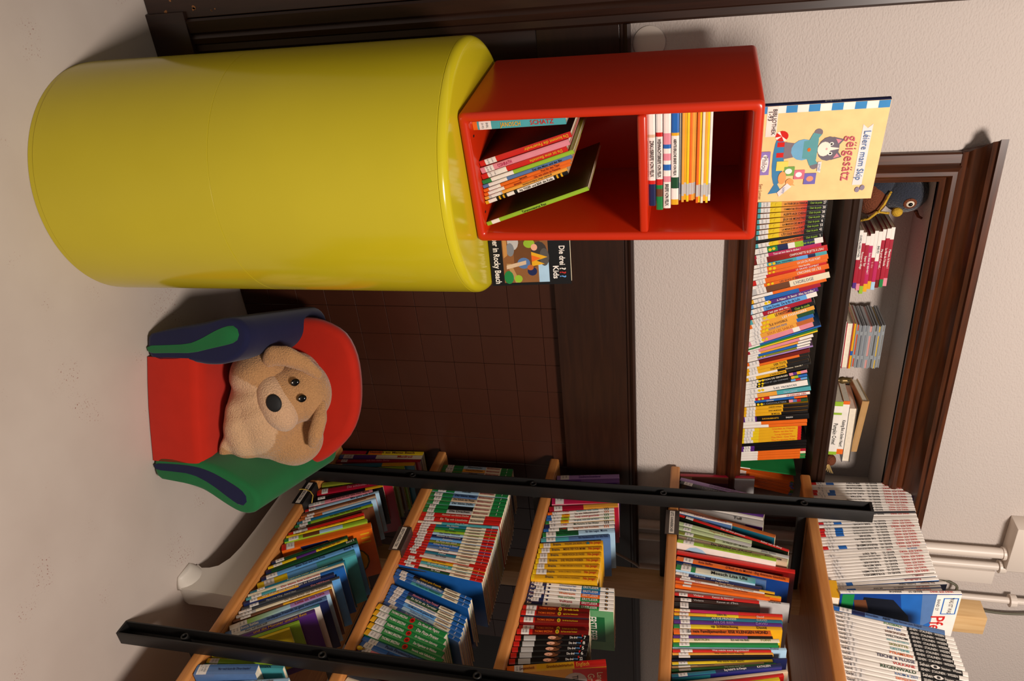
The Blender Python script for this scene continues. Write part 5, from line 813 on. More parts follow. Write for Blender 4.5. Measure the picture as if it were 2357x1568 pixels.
# ------------------------------------------------------------ books in the red box
def box_book(x, z, lean, t, h, d, y, bands, texts, flags, cover, label, hard=True, flat=False, backc=None):
    o, y0 = make_book('picture_book' if hard else 'magazine', t, h, d, bands, hard, cover, None, backc)
    if flat:   # lying, spine to the front, title reads left to right: foot of the spine at the left or at the right
        M = BOXM @ Matrix.Translation((x, y, z+t/2)) @ Matrix.Rotation(R(90), 4, 'Y')
        # local Z (foot to head) now runs along +x
    else:
        M = BOXM @ Matrix.Translation((x, y, z+t/2*abs(math.sin(R(lean))))) @ Matrix.Rotation(R(lean), 4, 'Y')
    o.matrix_world = M
    tag(o, label, 'book', 'books in the red box')
    dress_book(o, t, h, d, texts, flags, cover, hard)
    return o
def fill_box():
    f = .0215
    box_book(.0395, f, -1.5, .018, .2, .15, .03, 'orange.05 turq', 'JANOSCH@.3-.52 gold;SCHATZ@.6-.9 red', 'S', None, 'turquoise book standing upright at the left of the lower compartment')
    L = [(.128, .0125, -16.5, .215, 'red', 'Da kommt die Feuerwehr@.5-.97 gold v', 'S', 'gloomdark', 'red book titled "da kommt die feuerwehr" leaning in the lower compartment'),
     (.1445, .013, -16.8, .21, 'pink.2 pink', 'CONRATH@.2-.36 magenta', 'S', None, 'pink flowered book leaning in the lower compartment'),
     (.159, .0115, -17.2, .205, 'red.12 white.3 red', 'Da ist eine Baustelle@.55-.97 gold v', 'S', None, 'red book leaning right of the pink flowered one'),
     (.172, .009, -17.6, .22, 'green.1 white.35 lime', '', '', None, 'slim green book leaning in the middle of the compartment'),
     (.1825, .008, -18, .215, 'slate.08 white.28 slate', 'Der alte Mann und der Bär@.5-.97 black', 'S', None, 'grey-blue slim book about an old man and a bear'),
     (.1925, .0075, -18.4, .213, 'orange.08 white.2 orange', 'Post für den Tiger@.58-.97 dred;Janosch@.38-.55 black', 'S', None, 'orange slim book about post, upper of two'),
     (.202, .0075, -18.8, .212, 'orange.12 white.24 orange', 'Oh, wie schön ist Panama@.5-.98 dred;Janosch@.32-.48 dred', 'S', None, 'orange slim book about panama, lower of two'),
     (.2115, .0075, -19.2, .204, 'amber.05 lgrey.22 amber', 'gründet einen Indianerstamm@.35-.95 brown v', 'S', None, 'pale orange slim book next to the striped one'),
     (.222, .0085, -19.6, .205, 'gold.04 white.14 black.17 gold.19 black.22 gold.24 black.27 white.36 black.4 white.84 black.87 gold.89 black.92 gold.94 black', 'Als TIGER und BÄR die Rede@.42-.83 black', '', None, 'black-and-yellow striped slim book in the lower compartment')]
    for x, t, ln, h, b, tx, fl, cv, lab in L:
        box_book(x, f, ln, t, h, .17 if h < .214 else .2, .035, b, tx, fl, None, lab, backc='2A1A12' if cv else None)
    box_book(.268, f, -19.5, .0095, .252, .24, .02, 'lime.05 white.13 lime', 'Tyrannosaurus Rex@.3-.66 black', '', 'olive', 'thin green dinosaur book leaning at the right of the compartment', backc='4A4A1C')  # dark olive back cover has the shade on that side in its colour
    z = .3885
    S = [(.0135, .212, 'navy.25 beige.7 lgrey.78 white', 'ZIRKUSBRIEFE VON FELIX@.3-.68 black', 'lowest lying book, white label and navy end, in upper compartment', 'white.24 beige.27 white.72 red.76 navy'),
     (.0140, .225, '', 'WEIHNACHTSBRIEFE VON FELIX@.28-.66 black', 'second lying book with red and green festive spine', 'white.22 red.26 white.68 red.74 green.78 brown.86 green'),
     (.0150, .22, '', 'BRIEFE VON FELIX@.74-.97 black', 'third lying book with pink and blue diagonal stripes', 'white.23 pink.34 blue.38 white.43 pink.5 white.54 blue.6 white.66 pink.72 white'),
     (.0150, .213, '', 'ABENTEUERLICHE BRIEFE VON FELIX@.3-.68 black', 'fourth lying book with blue starry end', 'blue.24 gold.27 white.7 dgreen.82 white.94 gold')]
    for t, h, _, tx, lab, bands in S:
        # head of the spine points right: title turned so that it reads along the shelf
        o, y0 = make_book('picture_book', t, h, .17, bands, True, None)
        o.matrix_world = BOXM @ Matrix.Translation((.024, .04+random.uniform(-.004, .004), z+t/2)) @ Matrix.Rotation(R(90), 4, 'Y')
        tag(o, lab, 'book', 'books in the red box')
        dress_book(o, t, h, .17, tx.replace(' black', ' black'), '', None, True)
        z += t+.0012
    cols = ['cream', 'amber', 'gold', 'yellow', 'orange', 'amber', 'amber', 'orange', 'yellow', 'cream', 'amber', 'yellow', 'white']
    for k, c in enumerate(cols):
        t = .0048; h = .207+random.uniform(-.004, .004)
        o, y0 = make_book('magazine', t, h, .15, '%s.8 lgrey.93 %s' % (c, c), False, None)
        o.matrix_world = BOXM @ Matrix.Translation((.026, .05+random.uniform(-.003, .003), z+t/2)) @ Matrix.Rotation(R(90), 4, 'Y')
        nm = dict(cream='cream', amber='amber', gold='golden', yellow='yellow', orange='orange', white='white')[c]
        tag(o, 'thin %s magazine lying %s in the upper box stack' % (nm, ['at the very bottom', 'second from bottom', 'third from bottom', 'fourth from bottom', 'fifth from bottom', 'sixth from bottom', 'seventh in the middle', 'sixth from top', 'fifth from top', 'fourth from top', 'third from top', 'second from top', 'at the very top'][k]), 'magazine', 'magazines in the red box')
        z += t+.0002
fill_box()

# ------------------------------------------------------------ the two books shown cover-on
def skip_book():
    t, h, d = .013, .232, .226
    o, y0 = make_book('picture_book', t, h, d, 'navy', True, 'EFC98C')
    # front cover looks to the room: local +X -> towards -y, spine at the left
    o.matrix_world = Matrix.Translation((.372, 1.6, 1.6225)) @ Matrix.Rotation(R(-90+15), 4, 'Z') @ Matrix.Rotation(R(-2), 4, 'Y')
    tag(o, 'sand-coloured picture book with a grey cat, standing on the red box', 'book')
    put_text('gëigesätz', 'lgrey', o, (0, -.0008, h*.55), (0, 0, 1), (-1, 0, 0), .06, .006, 'title')
    x = t/2+.0004
    it = []
    for k in range(11):
        c = 'slate' if k % 2 else 'white'
        it.append(('poly', [(0, k/11), (.07, k/11), (.07, (k+1)/11), (0, (k+1)/11)], '3C86BE' if k % 2 == 0 else 'white'))
    it += [('poly', [(.0, .03), (.3, .03), (.3, .12), (.0, .12)], 'E8DCD0'),
     ('poly', [(.22, .82), (.85, .82), (.85, .9), (.22, .9), (.26, .86)], 'E6DCD8'),
     ('ell', .55, .16, .28, .05, '3C7FAA'), ('poly', [(.78, .16), (.92, .1), (.9, .22)], '3C7FAA'),
     ('ell', .3, .17, .055, .055, 'red'), ('poly', [(.3, .17), (.35, .19), (.34, .215)], 'white'), ('poly', [(.3, .17), (.25, .15), (.26, .125)], 'white'), ('poly', [(.3, .17), (.31, .115), (.335, .13)], 'white'),
     ('poly', [(.36, .14), (.41, .14), (.41, .22), (.36, .22)], 'red'), ('poly', [(.47, .14), (.52, .14), (.52, .22), (.47, .22)], 'red'),
     ('poly', [(.36, .2), (.54, .2), (.52, .3), (.38, .3)], '7A7078'), ('ell', .45, .36, .11, .1, '6FA8C8'), ('poly', [(.36, .36), (.54, .36), (.56, .48), (.34, .48)], '5E9CA0'),
     ('ell', .28, .47, .04, .035, '7A7078'), ('ell', .62, .47, .04, .035, '7A7078'), ('poly', [(.28, .43), (.36, .4), (.38, .45), (.3, .5)], '5E9CA0'), ('poly', [(.62, .43), (.54, .4), (.52, .45), (.6, .5)], '5E9CA0'),
     ('ell', .45, .57, .125, .09, '6E6670'), ('poly', [(.33, .6), (.36, .69), (.43, .645)], '6E6670'), ('poly', [(.57, .6), (.54, .69), (.47, .645)], '6E6670'), ('poly', [(.35, .62), (.365, .67), (.4, .645)], 'pink'), ('poly', [(.55, .62), (.535, .67), (.5, .645)], 'pink'),
     ('ell', .45, .535, .075, .055, 'F0E2D0'), ('poly', [(.43, .58), (.47, .58), (.455, .655), (.445, .655)], 'F0E2D0'), ('ell', .4, .59, .018, .018, 'white'), ('ell', .5, .59, .018, .018, 'white'), ('ell', .402, .59, .009, .01, 'black'), ('ell', .498, .59, .009, .01, 'black'), ('ell', .45, .555, .012, .008, 'E0A0A0'), ('ell', .45, .41, .02, .014, 'orange'),
     ('poly', [(.56, .15), (.66, .15), (.66, .25), (.56, .25)], 'E8D060'), ('poly', [(.62, .22), (.72, .22), (.72, .31), (.62, .31)], '6FA050'), ('ell', .67, .26, .03, .03, 'white'), ('poly', [(.66, .31), (.76, .31), (.76, .4), (.66, .4)], 'D07080'), ('ell', .71, .35, .028, .028, 'F0E8E8'), ('poly', [(.7, .4), (.82, .4), (.82, .5), (.7, .5)], '7068B0'), ('ell', .76, .45, .03, .03, 'E09070'),
     ('ell', .74, .21, .07, .035, 'E8A060'), ('ell', .79, .28, .04, .035, 'E8A060'), ('poly', [(.8, .3), (.83, .33), (.82, .28)], 'E8A060'),
     ('poly', [(.84, .3), (.95, .2), (.9, .18), (.8, .26)], 'E6DCD8'), ('poly', [(.58, .5), (.68, .5), (.7, .53), (.58, .53)], 'E6DCD8'),
     ('poly', [(.45, .0), (.7, .0), (.7, .09), (.45, .09)], '8878B8'), ('ell', .575, .045, .095, .035, 'F0E6E0'), ('ell', .9, .87, .03, .02, '8A7E90'), ('ell', .88, .91, .03, .02, '8A7E90')]
    flat_print(o, it, lambda u, v, k: (x-.0002+.00003*k, .002+u*(d-.004), v*(h-.001)), 'cover_picture')
    X = x-.0001+.00003*len(it)
    for s, c, u, v, ln, hh in (('Léiere mam Skip', 'slate', .54, .862, .5, .016), ('gëigesätz', 'C05868', .56, .755, .46, .024), ('Philou', 'dgrey', .575, .045, .15, .012), ('Sam Loman', 'brown', .88, .035, .17, .008), ('BIBLIOTHEK', 'dgrey', .16, .095, .25, .010), ('1-93', 'dgrey', .1, .06, .1, .009), ('small', 'slate', .635, .515, .08, .006), ('kitty', 'slate', .875, .235, .07, .006)):
        put_text(s, c, o, (X, u*d, v*h), (0, 1, 0), (0, 0, 1), ln*d, hh, 'title', bold=0, squeeze=1.05)
    # cardboard prop behind it
    CB = mat('cardboard', '7A5230', .8, var=.15, vscale=40)
    p = thing('cardboard_prop', 'rough brown cardboard piece standing behind the cat picture book', 'cardboard', (.385, 1.634, 1.6215), R(15))
    mb = MB(); pts = [(0, 0, 0), (.2, 0, 0)]+[(.2-.01*k, 0, .135+.004*math.sin(k*2.3)) for k in range(21)]; mb.prism(pts, (0, .006, 0)); ob('sheet', mb, CB, p)
    mb = MB(); mb.prism([(.1, .0065, 0), (.1, .07, 0), (.1, .0065, .09)], (.004, 0, 0)); ob('strut', mb, CB, p)
skip_book()
def kids_book():
    t, h, d = .022, .195, .143
    o, y0 = make_book('hardcover_book', t, h, d, 'black', True, 'black')
    o.matrix_world = Matrix.Translation((.655, 1.665, 1.0115)) @ Matrix.Rotation(R(-90-3), 4, 'Z') @ Matrix.Rotation(R(-6), 4, 'Y')
    tag(o, 'black book with a fire scene cover standing right of the red box', 'book')
    it = [('poly', [(.04, .16), (.95, .16), (.95, .73), (.04, .73)], '8A5A30'), ('poly', [(.55, .6), (.95, .6), (.95, .73), (.55, .73)], 'lblue'), ('poly', [(.1, .3), (.6, .3), (.62, .68), (.1, .62)], '6B4220'), ('poly', [(.3, .55), (.68, .5), (.66, .58), (.3, .62)], '4A2A14'),
      ('ell', .42, .62, .2, .1, '3A3430'), ('ell', .5, .68, .16, .06, '55504A'), ('poly', [(.4, .52), (.5, .72), (.56, .58), (.62, .68), (.66, .52)], 'gold'), ('poly', [(.46, .52), (.52, .64), (.58, .52)], 'orange'),
      ('ell', .6, .42, .1, .08, 'slate'), ('ell', .75, .52, .08, .06, 'navy'), ('ell', .68, .5, .05, .04, 'copper'), ('ell', .25, .5, .08, .07, 'lime'), ('ell', .32, .56, .06, .04, 'skin'), ('ell', .2, .3, .16, .07, 'lgrey'), ('ell', .35, .26, .12, .05, 'grey'),
      ('poly', [(.6, .2), (.95, .3), (.95, .36), (.6, .26)], 'tan'), ('ell', .85, .22, .12, .06, 'green'), ('ell', .88, .34, .07, .05, 'lime'), ('poly', [(.55, .45), (.62, .45), (.7, .2), (.63, .2)], 'beige'), ('poly', [(.1, .17), (.5, .17), (.45, .22), (.1, .22)], 'C08A4A')]
    flat_print(o, it, lambda u, v, k: (t/2+.0002+.00003*k, u*d, v*h), 'cover_picture')
    X = t/2+.001
    for s, c, u, v, ln, hh in (('Die drei', 'white', .48, .9, .34, .014), ('?', 'white', .72, .9, .06, .015), ('?', 'red', .79, .9, .06, .015), ('?', 'sky', .86, .9, .06, .015), ('Kids', 'white', .78, .815, .3, .014), ('Feuer in Rocky Beach', 'white', .5, .085, .92, .015)):
        put_text(s, c, o, (X, u*d, v*h), (0, 1, 0), (0, 0, 1), ln*d, hh, 'title', bold=.02)
kids_book()
# ------------------------------------------------------------ child's armchair
CH = Matrix.Translation((1.121, 1.509, 0)) @ Matrix.Rotation(R(-23.18), 4, 'Z')
def fabric(name, c):
    m = mat(name, c, .85, bump=.25, bscale=900, bdist=.0004, var=.05, vscale=14, sheen=.15, spec=.2)
    return m
def smooth_closed(pts, n=3):
    for _ in range(n):
        q = []
        for i, p in enumerate(pts):
            r = pts[(i+1) % len(pts)]
            q += [tuple(a*.75+b*.25 for a, b in zip(p, r)), tuple(a*.25+b*.75 for a, b in zip(p, r))]
        pts = q
    return pts
def resample(pts, n):
    L = [0]
    for i in range(len(pts)): L.append(L[-1]+math.dist(pts[i], pts[(i+1) % len(pts)]))
    out = []; j = 0
    for k in range(n):
        s = L[-1]*k/n
        while L[j+1] < s: j += 1
        f = (s-L[j])/max(L[j+1]-L[j], 1e-9); a = pts[j]; b = pts[(j+1) % len(pts)]
        out.append(tuple(x+(y-x)*f for x, y in zip(a, b)))
    return out
def puffy(prof, y0, y1, r=.02, n=48, taper=None):
    # closed x-z outline carried from y0 to y1 with rounded ends; taper(y) -> (dx, dz)
    pts = resample(smooth_closed(prof, 2), n)
    cx = sum(p[0] for p in pts)/n; cz = sum(p[1] for p in pts)/n; secs = []
    ys = [(y0+r*(1-math.cos(a*math.pi/8)), r*(1-math.sin(a*math.pi/8))) for a in range(0, 4)]+[(y0+r+(y1-y0-2*r)*k/10, 0) for k in range(0, 11)]+[(y1-r*(1-math.cos(a*math.pi/8)), r*(1-math.sin(a*math.pi/8))) for a in range(3, -1, -1)]
    for y, ins in ys:
        dx, dz = taper((y-y0)/(y1-y0)) if taper else (0, 0); ring = []
        for x, z in pts:
            L = math.hypot(x-cx, z-cz); k = max(0, (L-ins)/L)
            ring.append((cx+(x-cx)*k+dx, y, max(.002, cz+(z-cz)*k+dz)))
        secs.append(list(reversed(ring)))
    mb = MB(); mb.loft(secs); return mb
def armchair():
    RED, NAVY, GREEN = fabric('red_fabric', 'BC2410'), fabric('navy_fabric', '15183C'), fabric('green_fabric', '1B6838')
    o = thing('child_armchair', 'red foam child armchair with navy and green flared arms, under the plush dog', 'armchair')
    o.matrix_world = CH
    # seat block: front face, rounded edge, top falling to the back
    s = [(.002, .003), (0, .02), (0, .135), (.004, .152), (.014, .160), (.05, .163), (.12, .155), (.25, .14), (.36, .135), (.40, .135), (.40, .003)]
    xs = [(-.142, 0), (-.136, 0), (-.07, -.004), (0, -.006), (.07, -.004), (.15, 0), (.158, 0)]
    mb = MB(); mb.loft([[(x, y+(dy if y < .1 else 0), z) for y, z in s] for x, dy in xs])
    ob('seat', mb.mesh('seat', weld=True, smooth=40), RED, o)
    # backrest
    out = [(-.20, .01), (.215, .01), (.225, .2), (.228, .34), (.206, .40), (.151, .462), (.108, .497), (.049, .518), (-.006, .524), (-.064, .523), (-.134, .513), (-.196, .481), (-.225, .434), (-.245, .37), (-.235, .2)]
    def back(y0, y1, prof): return puffy(prof, y0, y1, .035, 64, lambda f: (.02*f, .006-.058*f))
    ob('backrest', back(.265, .405, out).mesh('backrest', weld=True, smooth='all'), RED, o)
    # arms: sections carried back, top rising a little
    la = [(-.132, .002), (-.130, .08), (-.131, .15), (-.124, .19), (-.128, .25), (-.150, .295), (-.185, .322), (-.225, .325), (-.255, .300), (-.262, .265), (-.243, .19), (-.227, .09), (-.210, .02), (-.205, .002)]
    ra = [(.208, .002), (.213, .05), (.221, .115), (.247, .188), (.283, .259), (.296, .295), (.288, .325), (.262, .338), (.225, .328), (.195, .28), (.165, .215), (.152, .156), (.144, .072), (.139, .002)]
    L = ob('armrest', puffy(la, 0, .40, .016, 56, lambda f: (-.002*f, .035*f)).mesh('armrest', weld=True, smooth='all'), NAVY, o); L['label'] = 'navy armrest'
    Rr = ob('armrest', puffy(ra, 0, .40, .016, 56, lambda f: (-.045*f, .045*f)).mesh('armrest', weld=True, smooth='all'), GREEN, o); Rr['label'] = 'green armrest'
    li = [(-.174, .004), (-.152, .004), (-.156, .09), (-.157, .15), (-.172, .21), (-.186, .273), (-.194, .291), (-.208, .299), (-.226, .297), (-.237, .284), (-.237, .267), (-.224, .23), (-.195, .175), (-.182, .138), (-.177, .068)]
    ri = [(.165, .005), (.184, .005), (.185, .07), (.188, .131), (.213, .19), (.254, .252), (.271, .283), (.264, .299), (.244, .303), (.223, .285), (.201, .245), (.177, .191), (.165, .141), (.163, .071)]
    for par, pts, m, lab in ((L, li, GREEN, 'green stripe'), (Rr, ri, NAVY, 'navy stripe')):
        pts = resample(smooth_closed(pts, 1), 40)
        if sum(a[0]*b[1]-b[0]*a[1] for a, b in zip(pts, pts[1:]+pts[:1])) < 0: pts.reverse()
        cx = sum(p[0] for p in pts)/len(pts); cz = sum(p[1] for p in pts)/len(pts)
        mb = MB(); mb.loft([[(x, .012, z) for x, z in pts], [(x, .0, z) for x, z in pts], [(x+(cx-x)*.02, -.0012, z+(cz-z)*.01) for x, z in pts]])
        ob('stripe', mb.mesh('stripe', weld=True, smooth=40), m, par)['label'] = lab
armchair()

# ------------------------------------------------------------ plush dog
def voxel(mb, size, smooth=4):
    me = mb.mesh('m', weld=True); o = bpy.data.objects.new('tmp', me); COL.objects.link(o)
    rm = o.modifiers.new('r', 'REMESH'); rm.mode = 'VOXEL'; rm.voxel_size = size
    sm = o.modifiers.new('s', 'SMOOTH'); sm.iterations = smooth; sm.factor = .5
    bpy.context.view_layer.update()
    n = bpy.data.meshes.new_from_object(o.evaluated_get(bpy.context.evaluated_depsgraph_get()))
    bpy.data.objects.remove(o)
    for p in n.polygons: p.use_smooth = True
    return n
def plush_mat(name, col, attr=False):
    m = mat(name, col, .95, bump=.9, bscale=240, bdist=.005, var=.10, vscale=220, sheen=.35, spec=.15, attr=attr)
    return m
def dog():
    FUR = plush_mat('tan_plush', 'B98A5C'); FURC = plush_mat('two_tone_plush', 'B98A5C', True); CREAM = plush_mat('cream_plush', 'D0A884')
    BLK = mat('black_felt', '08080A', .7, bump=.3, bscale=600); EYE = mat('black_plastic_eye', '060608', .12); WHT = mat('white_eye_dot', 'F4F0EA', .4)
    o = thing('plush_dog', 'tan plush dog with black nose slumped in the child armchair', 'plush toy')
    o.matrix_world = CH
    mb = MB()
    mb.ellipsoid((.035, .185, .268), (.150, .12, .118), 28, 16)
    mb.ellipsoid((-.075, .17, .262), (.085, .10, .095), 24, 14)
    mb.ellipsoid((.125, .215, .315), (.088, .085, .105), 24, 14)
    mb.ellipsoid((.07, .14, .225), (.115, .085, .062), 24, 14)
    mb.ellipsoid((.0, .23, .34), (.14, .08, .09), 24, 14)
    mb.ellipsoid((.133, .105, .182), (.048, .042, .022), 18, 10, Matrix.Rotation(R(18), 3, 'Y'))
    me = voxel(mb, .007, 6)
    # wrinkles in the slumped body
    for v in me.vertices:
        n = v.normal; f = math.sin((v.co.x*.9+v.co.z*.6)*62+3*math.sin(v.co.x*17))*max(0, -n.y)
        v.co += n*(.0022*f)
    a = me.color_attributes.new('Col', 'FLOAT_COLOR', 'POINT'); tan, cr = C('B98A5C'), C('CFA780')
    for i, v in enumerate(me.vertices):
        x, y, z = v.co; e = ((x-.035-.25*(z-.24))/.118)**2+((z-.232)/.112)**2
        k = 1 if (y < .19 and e < 1) else 0
        c = tuple(p+(q-p)*k for p, q in zip(tan, cr)); a.data[i].color = (*c, 1)
    b = ob('body', me, FURC, o); b['label'] = 'tan body with cream belly'
    # head, rolled about the viewing axis; its own frame: x right, z up, y back
    roll = Matrix.Translation((-.028, .165, .375)) @ Matrix.Rotation(R(-24), 4, 'Y') @ Matrix.Rotation(R(-12), 4, 'X')
    r3 = roll.to_3x3()
    def H(p): return roll @ Vector(p)
    mb = MB()
    mb.ellipsoid(H((0, .02, .012)), (.098, .075, .080), 28, 16, r3)
    mb.ellipsoid(H((0, -.005, -.035)), (.088, .075, .058), 28, 16, r3)
    head = ob('head', voxel(mb, .007, 5), FUR, o)
    mb = MB(); mb.ellipsoid(H((.008, -.040, -.052)), (.088, .052, .054), 32, 18, r3)
    mz = ob('muzzle', voxel(mb, .006, 3), CREAM, head); mz['label'] = 'cream muzzle'
    mb = MB(); mb.ellipsoid(H((.006, -.090, -.044)), (.026, .008, .022), 20, 12, r3); ob('nose', mb.mesh('nose', weld=True, smooth='all'), BLK, head)['label'] = 'black nose'
    for sx in (-1, 1):
        mb = MB(); mb.ellipsoid(H((sx*.025, -.063, .026)), (.0105, .007, .0135), 18, 12, r3); e = ob('eye', mb.mesh('eye', weld=True, smooth='all'), EYE, head)
        mb = MB(); mb.ellipsoid(H((sx*.025-.002, -.0700, .021)), (.0020, .0015, .0020), 10, 6, r3); ob('eye_dot', mb.mesh('eye_dot', weld=True, smooth='all'), WHT, e)
    def ear(pts, rad, flat, name):
        mb = MB()
        for i in range(len(pts)-1):
            for k in range(4):
                f = k/4; p = [a+(b-a)*f for a, b in zip(pts[i], pts[i+1])]; r = rad[i]+(rad[i+1]-rad[i])*f
                mb.ellipsoid(p, (r, r*flat, r), 14, 8)
        ob('ear', voxel(mb, .005, 4), FUR, o)
    ear([(-.085, .16, .442), (-.118, .135, .415), (-.140, .115, .372), (-.142, .108, .335), (-.125, .105, .318)], [.018, .025, .031, .030, .020], .55, 'l')
    ear([(.005, .165, .452), (.045, .15, .452), (.090, .145, .440), (.128, .15, .425)], [.015, .022, .023, .015], .8, 'r')
    # sewn-in wash label
    mb = MB(); mb.loft([[(.165, .085+.003*k, .19-.008*k), (.19, .08+.003*k, .193-.008*k), (.19, .0815+.003*k, .193-.008*k), (.165, .0865+.003*k, .19-.008*k)] for k in range(4)])
    ob('wash_label', mb, mat('white_satin', 'E8E2DA', .5), o)
dog()
# ------------------------------------------------------------ bookcase
PY = (1.828, 1.115, .402)                    # near edge of the two posts along the wall direction
Y_END, Y_NEAR = 2.033, .22
def bookcase():
    o = thing('bookcase', 'beech-shelved bookcase with black channel posts, full of children books', 'bookcase', (1.636, 2.033, 0))
    off = Vector((1.636, 2.033, 0))
    def W(name, a, b, m, par=o, bev=.002, seg=2):
        mb = MB(); mb.box(Vector(a)-off, Vector(b)-off); return ob(name, mb.mesh(name, bevel=bev, bseg=seg, smooth=30), m, par)
    for z in (.224, .627, 1.033, 1.438, 1.842):
        s = W('shelf_board', (1.652, Y_NEAR, z+.006), (1.862, Y_END, z+.0295), BEECH, o, .001, 1)
        W('rear_board', (1.8625, Y_NEAR, z+.006), (2.318, 1.985, z+.0295), BEECH, s, .001, 1)
        W('front_rail', (1.636, Y_NEAR, z), (1.6535, Y_END, z+.03), BEECH, s, .006, 3)
        W('rear_rail', (2.3165, Y_NEAR, z), (2.334, 1.985, z+.03), BEECH, s, .006, 3)
    for py in PY:
        # U channel open to the front (-x)
        x0, x1, w = 1.5935, 1.6355, .0045; y0, y1 = py, py+.043
        mb = MB(); pr = [(x0, y0), (x1, y0), (x1, y1), (x0, y1), (x0, y1-w), (x1-w, y1-w), (x1-w, y0+w), (x0, y0+w)]
        mb.loft([[(x-off.x, y-off.y, z) for x, y in pr] for z in (0.0, 2.02)])
        p = ob('post', mb.mesh('post', weld=True, bevel=.0012, bseg=2, smooth=30), BLACKM, o); p['label'] = 'black channel post'
        W('end_cap', (x0, y0+w*.9, 2.012), (x1-w*.9, y1-w*.9, 2.0198), BLACKM, p, .0006, 1)
        W('end_cap', (x0, y0+w*.9, .0002), (x1-w*.9, y1-w*.9, .006), BLACKM, p, .0006, 1)
        for z in (.198, .6, 1.011, 1.422, 1.832):
            mb = MB(); c = 16
            rings = []
            for r, x in ((.0105, x1-w), (.0105, x0+.004), (.0095, x0+.003), (.0068, x0+.003), (.0062, x0+.005), (.0062, x0+.022)):
                rings.append([(x-off.x, y0+.0215-off.y+r*math.cos(2*math.pi*k/c), z+r*math.sin(2*math.pi*k/c)) for k in range(c)])
            mb.loft(rings); ob('screw_boss', mb.mesh('screw_boss', weld=True, smooth=40), BLACKM, p)
        for z in (.224, .627, 1.033, 1.438, 1.842):
            W('bracket_arm', (1.6355, py+.011, z-.026), (1.9495, py+.034, z-.0005), BLACKM, o, .004, 2)
        rp = W('rear_post', (1.95, py-.028, 0), (2.02, py+.042, 2.372), PINE, o, .0025, 2); rp['label'] = 'pine rear post'
    # white base with an arch and rounded feet
    P = [(1.36, 0), (1.445, 0), (1.45, .012), (1.440, .03), (1.444, .055), (1.456, .08), (1.49, .1), (1.54, .11), (1.62, .115), (1.80, .118), (1.90, .112), (1.935, .095), (1.945, .085), (1.945, .0), (2.03, 0), (2.03, .222), (1.345, .222), (1.352, .10), (1.352, .02)]
    xs = [(1.680, .006), (1.683, .002), (1.688, 0), (1.738, 0), (1.744, .003)]
    mb = MB(); cy, cz = 1.66, .16
    mb.loft([[(x-off.x, y+(cy-y)*0-off.y, z+(cz-z)*i*.5) for y, z in P] for x, i in xs])
    b = ob('base', mb.mesh('base', weld=True, smooth=35), mat('white_plastic', 'DAD2C6', .32), o); b['label'] = 'white arched base'
    mb = MB(); secs = []
    for k in range(9):
        f = k/8; x = 1.652+.036*f; h = .014+.05*f**1.5; w_ = .030+.018*math.sin(f*math.pi/2)
        secs.append([(x-off.x, 1.4-off.y+w_*math.cos(a), max(.0005, h*max(0, math.sin(a)))) for a in [math.pi*j/10 for j in range(11)]])
    mb.loft(secs); ob('foot', mb.mesh('foot', weld=True, smooth='all'), MATS['white_plastic'], b)
bookcase()
shelf_books()

def sign(y0, y1, z, text, label, m, tie=False):
    # sheet-metal holder hooked over the shelf rail
    o = thing('shelf_sign', label, 'sign', (1.634, (y0+y1)/2, z), 0, 'shelf signs'); w = y1-y0
    pr = [(0, 0), (-.002, 0), (-.002, .033), (.034, .0345), (.034, .033), (0, .0315)]
    pr = [(-.0015, -.006), (-.0027, -.006), (-.0027, .0345), (.033, .0345), (.033, .0325), (-.0015, .0325)]
    mb = MB(); mb.loft([[(x, -w/2, zz) for x, zz in pr], [(x, w/2, zz) for x, zz in pr]]); ob('holder', mb.mesh('holder', weld=True, bevel=.0004, bseg=1), m, o)
    mb = MB(); mb.box((-.0034, -w*.46, .006), (-.0028, w*.46, .021)); c = ob('card', mb, mat('sign_card', 'D8CDBE', .5), o)
    put_text(text, 'dgrey', c, (-.0038, 0, .0135), (0, -1, 0), (0, 0, 1), w*.84, .008, 'lettering')
    if tie:
        pts = [(-.006-.001*math.cos(k*.7), .008+.006*math.sin(k*.5), -.008+.0055*k) for k in range(9)]+[(.006*k, .012-.012*k, .042+.002*k) for k in range(1, 4)]
        mb = MB(); mb.tube(pts, .0016, 6); ob('ribbon', mb.mesh('ribbon', weld=True, smooth='all'), mat('yellow_ribbon', 'C9A63A', .6), o)
sign(1.704, 1.814, .224, 'VORLESEALTER', 'black shelf sign tied with a yellow ribbon on the bottom shelf', mat('black_sign_metal', '1A1818', .4), True)
sign(1.544, 1.644, .627, 'ERSTLESEALTER', 'grey metal shelf sign reading "ERSTLESEALTER"', mat('brown_sign_metal', '4A403A', .35, metal=.5))
sign(1.709, 1.812, 1.438, 'LETZ. KANNERBICHER', 'grey metal shelf sign reading "LETZ. KANNERBICHER"', MATS['brown_sign_metal'])
def bookend():
    o = thing('bookend', 'thin grey wire bookend between red and blue readers', 'bookend', (1.66, 1.509, .6575))
    mb = MB(); pts = [(.01, 0, .001), (.01, -.002, .12), (.016, -.002, .135), (.03, -.002, .14), (.12, -.002, .14), (.13, -.002, .135), (.135, -.002, .12), (.135, 0, .001)]
    mb.tube(pts, .0018, 8); ob('wire', mb.mesh('wire', weld=True, smooth='all'), GREYM, o)
    mb = MB(); mb.box((.008, -.012, 0), (.14, .002, .0012)); ob('base_plate', mb, GREYM, o)
bookend()
